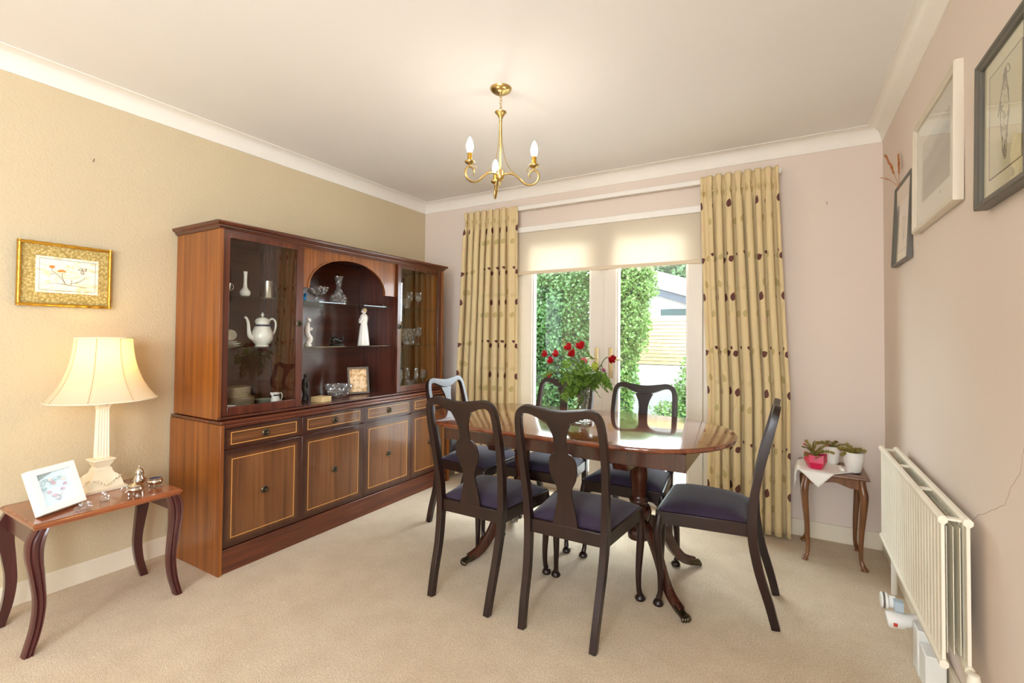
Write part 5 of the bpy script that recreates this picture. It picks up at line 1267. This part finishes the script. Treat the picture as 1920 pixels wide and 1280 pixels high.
obj('photograph', MB().box(-hw+f_, hw-f_, .007, .009, f_, H_-f_), t.out(t.bsdf(c, .35, 0, .4)), pf, smooth_angle=0)
# two seated silhouettes in the print
b = MB()
for (x, z, r_) in ((-.018, .118, .013), (.026, .112, .012)): b.prism([(x+r_*math.cos(q), z+r_*1.2*math.sin(q)) for q in [2*PI*k/14 for k in range(14)]], .0066, .0069, 'y')
b.prism([(-.036, .040), (-.030, .085), (-.018, .104), (-.004, .088), (.0, .050)], .0066, .0069, 'y').prism([(.006, .045), (.012, .085), (.026, .098), (.042, .080), (.048, .040)], .0066, .0069, 'y')
obj('printed_figures', b, plain('sepia_pale', lin(234, 204, 164), .4), pf, smooth_angle=0, label='two pale figures in the sepia print')
obj('strut', MB().box(-.012, .012, .014, .016, .02, .14).rot(Matrix.Rotation(rad(-10), 4, 'X')), 'black', pf)
# right compartment: glasses
wine = [(0, 0), (.027, 0), (.028, .0015), (.006, .006), (.0035, .012), (.0035, .055), (.008, .062), (.022, .074), (.028, .092), (.028, .112), (.0255, .138), (.0245, .138), (.0265, .11), (.021, .078), (0, .066)]
tumb = [(0, 0), (.024, 0), (.026, .006), (.029, .080), (.031, .128), (.029, .128), (.024, .010), (0, .008)]
tum2 = [(0, 0), (.030, 0), (.032, .006), (.036, .070), (.034, .070), (.028, .010), (0, .008)]
flu = [(0, 0), (.026, 0), (.026, .0015), (.005, .006), (.0035, .012), (.0035, .045), (.012, .058), (.018, .085), (.020, .120), (.018, .155), (.017, .155), (.018, .12), (.014, .07), (0, .055)]
cup_ = [(0, 0), (.020, 0), (.022, .006), (.028, .05), (.030, .085), (.028, .085), (.022, .010), (0, .008)]
gfl = lambda a, z: 1+.03*math.cos(10*a)
def glasses(kind, name, prof, spots, cat, group, fl_=None):
    o = None
    for (x, y, z, lb) in spots:
        if o is None: o = single(name, MB().lathe(prof, (0, 0, 0), 24, fl_), 'crystal', lb, cat, (x, y, z), group=group, sm=30)
        else: dup(o, loc=(x, y, z), label=lb)
GR = 'glasses behind the right glass door'
glasses(0, 'tumbler', cup_, [(-2.62, 2.815, S1, 'short cut tumbler on the right cabinet, upper shelf')], 'glass', GR, gfl)
glasses(0, 'sherry_glass', wine, [(-2.64, 2.885, S1, 'stemmed glass next to the short tumbler on the upper shelf behind the right door'), (-2.60, 2.945, S1, 'stemmed glass at the right end of the upper shelf behind the right door')], 'glass', GR)
glasses(0, 'tall_tumbler', tumb, [(-2.63, 2.835, S2, 'tall cut tumbler, left one on the middle shelf behind the right door'), (-2.63, 2.905, S2, 'tall cut tumbler next to the wine glass on the middle shelf')], 'glass', GR, gfl)
glasses(0, 'wine_glass', wine, [(-2.63, 2.985, S2, 'wine glass standing alone at the right of the middle shelf')], 'wine glass', GR)
glasses(0, 'champagne_flute', flu, [(-2.60, 2.745, S0, 'slim flute nearest the arch, bottom of the right cabinet'), (-2.66, 2.890, S0, 'slim flute behind the short tumbler, bottom of the right cabinet'), (-2.60, 2.925, S0, 'slim flute in the middle of the bottom row behind the right door')], 'glass', GR)
glasses(0, 'brandy_glass', wine, [(-2.60, 3.010, S0, 'round bowled glass at the right end of the bottom row')], 'glass', GR)
glasses(0, 'whisky_tumbler', tum2, [(-2.57, 2.825, S0, 'squat cut whisky tumbler in the bottom row behind the right door')], 'glass', GR, gfl)

# ------------------------------------------------------------ vase of roses on the table
VX, VY, VZ = -.957, 2.412, TZ+.0005
r = thing('glass_vase', 'footed clear glass vase holding red roses on the dining table', 'vase', (VX, VY, VZ))
obj('body', MB().lathe([(0, 0), (.050, 0), (.052, .003), (.046, .008), (.014, .016), (.009, .024), (.012, .036), (.022, .055), (.028, .09), (.032, .14), (.042, .19), (.046, .195), (.044, .197), (.029, .14), (.024, .09), (.018, .06), (0, .05)], (0, 0, 0), 32, lambda a, z: 1+(.03*math.cos(12*a) if z > .03 else 0)), 'crystal', r, smooth_angle=30)
heads = [(1067, 652, 2.41, .020, 'red rose standing tall, left of the topmost pair above the vase'), (1089, 650, 2.43, .023, 'largest red rose at the top right of the bunch'),
         (1074, 664, 2.38, .019, 'red rose tucked just below the two topmost roses'), (1023, 664, 2.36, .017, 'red rose sticking out furthest to the left of the bunch'),
         (1044, 664, 2.44, .018, 'red rose on the upper left side of the bunch'), (1034, 676, 2.37, .018, 'red rose below and touching the upper left rose'),
         (1032, 701, 2.30, .014, 'dark red rosebud hanging low on the left of the bunch'), (1094, 677, 2.50, .014, 'pinkish half hidden rose at the back of the bunch'),
         (1145, 672, 2.36, .018, 'red rose on a long bent stem leaning far to the right'), (1131, 692, 2.40, .012, 'wilted magenta bud drooping on the right side'),
         (1113, 687, 2.40, .020, 'yellow green half opened bloom on the right of the bunch')]
rnd = random.Random(21)
def leaflet(b, p, d, n, L, W):
    s = d.cross(n).normalized(); q = [p, p+d*L*.30+s*W*.9-n*.001, p+d*L*.62+s*W*.8, p+d*L-n*L*.15, p+d*L*.62-s*W*.8, p+d*L*.30-s*W*.9-n*.001, p+d*L*.3+n*W*-.25, p+d*L*.62+n*W*-.25]
    b.raw(q, [(0, 1, 6), (1, 2, 7, 6), (2, 3, 7), (3, 4, 7), (4, 5, 6, 7), (5, 0, 6)])
def spray(b, p, d, L=.034):
    d = d.normalized(); n = d.cross(Vector((rnd.uniform(-1, 1), rnd.uniform(-1, 1), .2))).normalized(); s = d.cross(n)
    leaflet(b, p+d*L*1.0, d, n, L*1.05, L*.36)
    for k in (.25, .8):
        for sg in (-1, 1): leaflet(b, p+d*L*k, (d*.5+s*sg).normalized(), n, L*.85, L*.30)
def bloom(c, R_, d):
    b = MB(); d = d.normalized(); a0 = d.cross(Vector((.3, .2, .9))).normalized(); a1 = d.cross(a0)
    for ring, (n, rr, h0, h1, fl_) in enumerate(((3, .35, .0, 1.05, .0), (4, .58, -.1, 1.02, .08), (5, .80, -.25, .95, .16), (6, 1.0, -.42, .80, .26))):
        for k in range(n):
            a = 2*PI*k/n+ring*.6; vs = []
            for j in range(4):
                for i in range(5):
                    t = j/3; u = (i-2)/2; w_ = (1.25 if n < 5 else 1.0)*(math.sin(PI*(.25+.62*t)))
                    ang = a+u*w_*PI/n*1.3; r_ = R_*rr*(.35+.65*math.sin(min(1, t*1.3)*PI/2))*(1+fl_*max(0, t-.6)*1.5)*(1-.06*abs(u))
                    h = R_*(h0+(h1-h0)*t)-R_*.12*u*u*t*2
                    vs.append(c+(a0*math.cos(ang)+a1*math.sin(ang))*r_+d*h)
            b.raw(vs, [(j*5+i, j*5+i+1, (j+1)*5+i+1, (j+1)*5+i) for j in range(3) for i in range(4)])
    return b
for i, (px, py, Y_, R_, lb) in enumerate(heads):
    R_ *= 1.22
    H = AT(px, py, 1, Y_); q = thing('rose', lb, 'rose', (VX, VY, VZ+.06), group='cut roses in the glass vase')
    a = 2*PI*i/len(heads); base = Vector((VX+.010*math.cos(a), VY+.010*math.sin(a), VZ+.062)); lip = Vector((VX+.030*math.cos(a), VY+.030*math.sin(a), VZ+.195))
    out = Vector((H.x-VX, H.y-VY, 0)); mid = lip.lerp(H, .55)+Vector((0, 0, .02))
    if i == 8: mid = AT(1128, 682, 1, Y_); pth = smooth([base, Vector((VX+.03, VY, VZ+.195)), AT(1122, 712, 1, Y_), mid, AT(1137, 670, 1, Y_), H-Vector((.010, 0, 0))], 5)
    elif i == 6: pth = smooth([base, Vector((VX-.03, VY, VZ+.195)), AT(1050, 700, 1, Y_+.02), AT(1038, 694, 1, Y_), H+Vector((.004, 0, .010))], 5)
    elif i == 9: pth = smooth([base, Vector((VX+.03, VY, VZ+.195)), AT(1118, 700, 1, Y_+.02), AT(1126, 684, 1, Y_), H+Vector((-.004, 0, .010))], 5)
    else: pth = smooth([base, lip, mid, H-Vector((0, 0, R_*.6))], 6)
    wobj('stem', MB().tube(pth, .0022, 6), 'stem', q)
    d = (pth[-1]-pth[-2]).normalized()
    if i in (3, 5): d = Vector((-.8, -.2, .35))
    if i == 8: d = Vector((.9, -.3, -.25))
    mat = 'rose' if i not in (7, 9, 10) else ('yellowrose' if i == 10 else 'pinkpetal')
    if i == 9: mat = plain('magenta_petal', lin(150, 50, 96), .6)
    bl_ = bloom(H, R_, d)
    if i in (6, 9):
        for k in range(len(bl_.v)):
            v = Vector(bl_.v[k])-H; dd = d.normalized(); ax_ = dd*v.dot(dd); bl_.v[k] = tuple(H+ax_*1.2+(v-ax_)*.65)
    wobj('bloom', bl_, mat, q, smooth_angle=80)
    sb_ = MB()
    for k in range(5):
        an = 2*PI*k/5; s0 = d.cross(Vector((.3, .2, .9))).normalized(); s1 = d.cross(s0).normalized(); o_ = (s0*math.cos(an)+s1*math.sin(an))
        leaflet(sb_, H-d.normalized()*R_*.42, (o_*.7+d.normalized()*.55).normalized(), d.normalized(), R_*1.0, R_*.22)
    wobj('sepals', sb_, 'roseleaf', q, smooth_angle=0)
    lb_ = MB(); n = len(pth)
    for k in range(4 if i not in (8,) else 2):
        t_ = rnd.uniform(.30, .82) if i != 8 else rnd.uniform(.3, .55); p = pth[int(t_*(n-1))]; a = rnd.uniform(0, 2*PI)
        dd = Vector((math.cos(a), math.sin(a), rnd.uniform(-.7, .5))); st = p+dd.normalized()*rnd.uniform(.012, .05)
        lb_.tube([p, st], .0009, 4); spray(lb_, st, dd+Vector((0, 0, -.5)), rnd.uniform(.028, .040))
    wobj('leaves', lb_, 'roseleaf', q, smooth_angle=0)
# loose leafy stems filling the bunch
tips = [(1000+20, 700), (1052, 735), (1062, 745), (1100, 745), (1112, 735), (1127, 715), (1138, 700), (1130, 728), (1048, 712), (1080, 725), (1090, 740), (1068, 715), (1105, 705), (1136, 716)]
for i, (px, py) in enumerate(tips[1:]):
    Y_ = 2.41+rnd.uniform(-.10, .08); H = AT(px, py, 1, Y_); q = thing('leafy_stem', 'green rose foliage stem filling out the bunch in the glass vase', 'foliage stem', (VX, VY, VZ+.06), group='foliage stems in the glass vase')
    a = rnd.uniform(0, 2*PI); pth = smooth([Vector((VX+.008*math.cos(a), VY+.008*math.sin(a), VZ+.065)), Vector((VX+.03*math.cos(a), VY+.03*math.sin(a), VZ+.195)), Vector((VX, VY, VZ+.26)).lerp(H, .55)+Vector((0, 0, .02)), H], 5)
    wobj('stem', MB().tube(pth, .0018, 5), 'stem', q); lb_ = MB(); n = len(pth)
    for k in range(4):
        p = pth[int(rnd.uniform(.45, 1)*(n-1))]; a = rnd.uniform(0, 2*PI); dd = Vector((math.cos(a), math.sin(a), rnd.uniform(-.9, .3))); st = p+dd.normalized()*rnd.uniform(.006, .022)
        spray(lb_, st, dd+Vector((0, 0, -.55)), rnd.uniform(.032, .046))
    wobj('leaves', lb_, 'roseleaf', q, smooth_angle=0)

# ------------------------------------------------------------ garden
GZ = -.14
struct('terrace_ground', MB().box(-14, 12, YB+.14, 30, GZ-.1, GZ), 'paving', smooth_angle=0)
struct('door_step', MB().box(DX0-.1, DX1+.1, YB+.141, YB+.40, GZ, -.04), 'conc', smooth_angle=0)
def leaves(name, pts, size, mat, seed, parent=None):
    rg = np.random.default_rng(seed); n = len(pts)
    d = rg.normal(size=(n, 3)); d /= np.linalg.norm(d, axis=1)[:, None]; e = rg.normal(size=(n, 3)); s = np.cross(d, e); s /= np.linalg.norm(s, axis=1)[:, None]; nn = np.cross(d, s)
    L = size*rg.uniform(.6, 1.3, n)[:, None]
    v = np.stack([pts, pts+d*L*.5+s*L*.38, pts+d*L+nn*L*.15, pts+d*L*.5-s*L*.38], 1).reshape(-1, 3)
    me = bpy.data.meshes.new(name); me.from_pydata(v.tolist(), [], np.arange(4*n).reshape(n, 4).tolist())
    me.materials.append(MT[mat]); o = bpy.data.objects.new(name, me); COL.objects.link(o)
    if parent: o.parent = parent; o.location = -parent.location
    return o
def blobs(n, cs, seed, shell=.62):
    rg = np.random.default_rng(seed); out = []
    w_ = np.array([c[3]*c[4]*c[5] for c in cs])**.67; w_ /= w_.sum()
    for c, k in zip(cs, (w_*n).astype(int)):
        d = rg.normal(size=(k, 3)); d /= np.linalg.norm(d, axis=1)[:, None]; r = shell+(1-shell)*rg.random(k)
        b_ = 1+.18*np.sin(d[:, 0]*9+c[0]*5)*np.sin(d[:, 2]*8+c[2]*3)
        out.append(np.array(c[:3])+d*(r*b_)[:, None]*np.array(c[3:6]))
    return np.vstack(out)
def bush(name, label, cat, cs, n, size, mat, seed, trunk=None):
    cs = [tuple(c) for c in cs]; c0 = np.mean([c[:2] for c in cs], axis=0); r = thing(name, label, cat, (float(c0[0]), float(c0[1]), GZ))
    p = blobs(n, cs, seed); p = p[p[:, 2] > GZ+.01]; leaves('foliage', p, size, mat, seed+1, r)
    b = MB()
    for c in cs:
        b.ball(c[:3], (c[3]*.62, c[4]*.62, c[5]*.62), 10, 7)  # solid dark balls: shade inside the bush is put into their colour
    wobj('shade_core', b, plain('painted_inner_shade', lin(20, 40, 16), .95) if 'painted_inner_shade' not in bpy.data.materials else bpy.data.materials['painted_inner_shade'], r)
    b = MB(); b.tube([(c0[0], c0[1], GZ), (c0[0]+.03, c0[1], GZ+.5), (c0[0], c0[1], cs[0][2])], [.06, .05, .03], 8)
    wobj('trunk', b, 'bark', r)
    return r
# tall hedge: left pane and the near half of the right pane
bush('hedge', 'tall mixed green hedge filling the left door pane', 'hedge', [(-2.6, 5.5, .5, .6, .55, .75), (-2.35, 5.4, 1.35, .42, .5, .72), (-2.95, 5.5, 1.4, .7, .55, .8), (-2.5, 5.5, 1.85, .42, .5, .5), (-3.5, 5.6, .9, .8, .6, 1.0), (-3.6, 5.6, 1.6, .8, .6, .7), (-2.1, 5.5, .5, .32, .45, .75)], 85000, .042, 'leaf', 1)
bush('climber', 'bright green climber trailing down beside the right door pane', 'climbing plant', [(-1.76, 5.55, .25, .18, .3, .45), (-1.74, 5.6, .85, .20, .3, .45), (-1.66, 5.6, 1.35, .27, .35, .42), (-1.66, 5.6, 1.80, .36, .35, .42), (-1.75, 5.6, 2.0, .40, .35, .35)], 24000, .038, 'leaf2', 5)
bush('shrub', 'leafy green shrub at the foot of the garden wall, right of the chair back', 'shrub', [(-1.20, 6.15, .12, .34, .28, .30), (-.95, 6.3, .45, .34, .28, .42), (-.65, 6.3, .30, .4, .3, .45), (-1.02, 6.35, .80, .16, .15, .22)], 8000, .040, 'leaf2', 9)
bush('tree', 'distant pale green tree rising above the shed roof', 'tree', [(-2.2, 13.5, 3.2, 1.6, 1.2, 1.3), (-.6, 14, 3.4, 1.6, 1.2, 1.5), (-3.8, 14, 3.6, 1.7, 1.2, 1.6), (.9, 14, 3.3, 1.4, 1.2, 1.5), (-1.6, 14, 2.2, 1.6, 1.2, 1.2), (.4, 14, 2.0, 1.8, 1.2, 1.2)], 15000, .16, 'leaf3', 13)
# garden wall, slatted fence
gw = obj('garden_wall', MB().box(-2.3, 6, 7.0, 7.2, GZ, .78), 'render', bevel=.01); tag(gw, 'white rendered low garden wall under the timber slats', 'garden wall', kind='thing')
fe = thing('slatted_fence', 'pale timber slatted fence on top of the garden wall', 'fence', (-.2, 7.05, .78))
for k in range(13):
    z = .792+k*.052; gap = .046
    wobj('slat', MB().box(-2.28, 5.6, 7.02, 7.045, z, z+gap), 'slat', fe, smooth_angle=0)
wobj('gap_shade_sheet', MB().box(-2.27, 5.58, 7.050, 7.058, .781, 1.455), 'bark', fe, smooth_angle=0, label='dark sheet painting shade into the gaps between the slats')  # dark sheet added so the slat gaps read as shade
for x in (-2.24, -1.66, -.3, 1.1, 2.5, 3.9, 5.3): wobj('post', MB().box(x-.035, x+.035, 7.060, 7.12, .781, 1.45), 'slat', fe, smooth_angle=0)
# white outbuilding with a sloping roof
ob = thing('outbuilding', 'white outbuilding with a dark blue fascia and sloping grey roof', 'outbuilding', (-.6, 10.2, GZ))
rf = lambda x: 2.02-(x+2.277)*.32
b = MB(); xs = (-2.6, 2.2)
b.prism([(-2.45, GZ), (2.2, GZ), (2.2, rf(2.2)), (-2.45, rf(-2.45))], 9.0, 11.5, 'y'); wobj('walls', b, 'render', ob, smooth_angle=0)
b = MB().prism([(-2.7, rf(-2.7)), (2.3, rf(2.3)), (2.3, rf(2.3)+.125), (-2.7, rf(-2.7)+.125)], 8.82, 8.90, 'y'); wobj('fascia', b, 'fascia', ob, smooth_angle=0)
b = MB(); vs = []
for x in (-2.75, 2.35):
    vs += [(x, 8.78, rf(x)+.13), (x, 8.78, rf(x)+.17), (x, 11.6, rf(x)+.62), (x, 11.6, rf(x)+.55)]
b.raw(vs, [(0, 1, 2, 3), (7, 6, 5, 4), (0, 4, 5, 1), (1, 5, 6, 2), (2, 6, 7, 3), (3, 7, 4, 0)]); wobj('roof', b, 'rooftile', ob, smooth_angle=0, fix=True)
wn = wobj('window', rect_frame(MB(), -2.07, -1.52, 1.55, 1.74, .03, .03, .03, .03, 8.97, 8.999), 'upvc', ob)
wobj('pane', MB().box(-2.04, -1.55, 8.975, 8.98, 1.58, 1.71), plain('dark_green_glass', lin(30, 48, 48), .3), wn, smooth_angle=0)
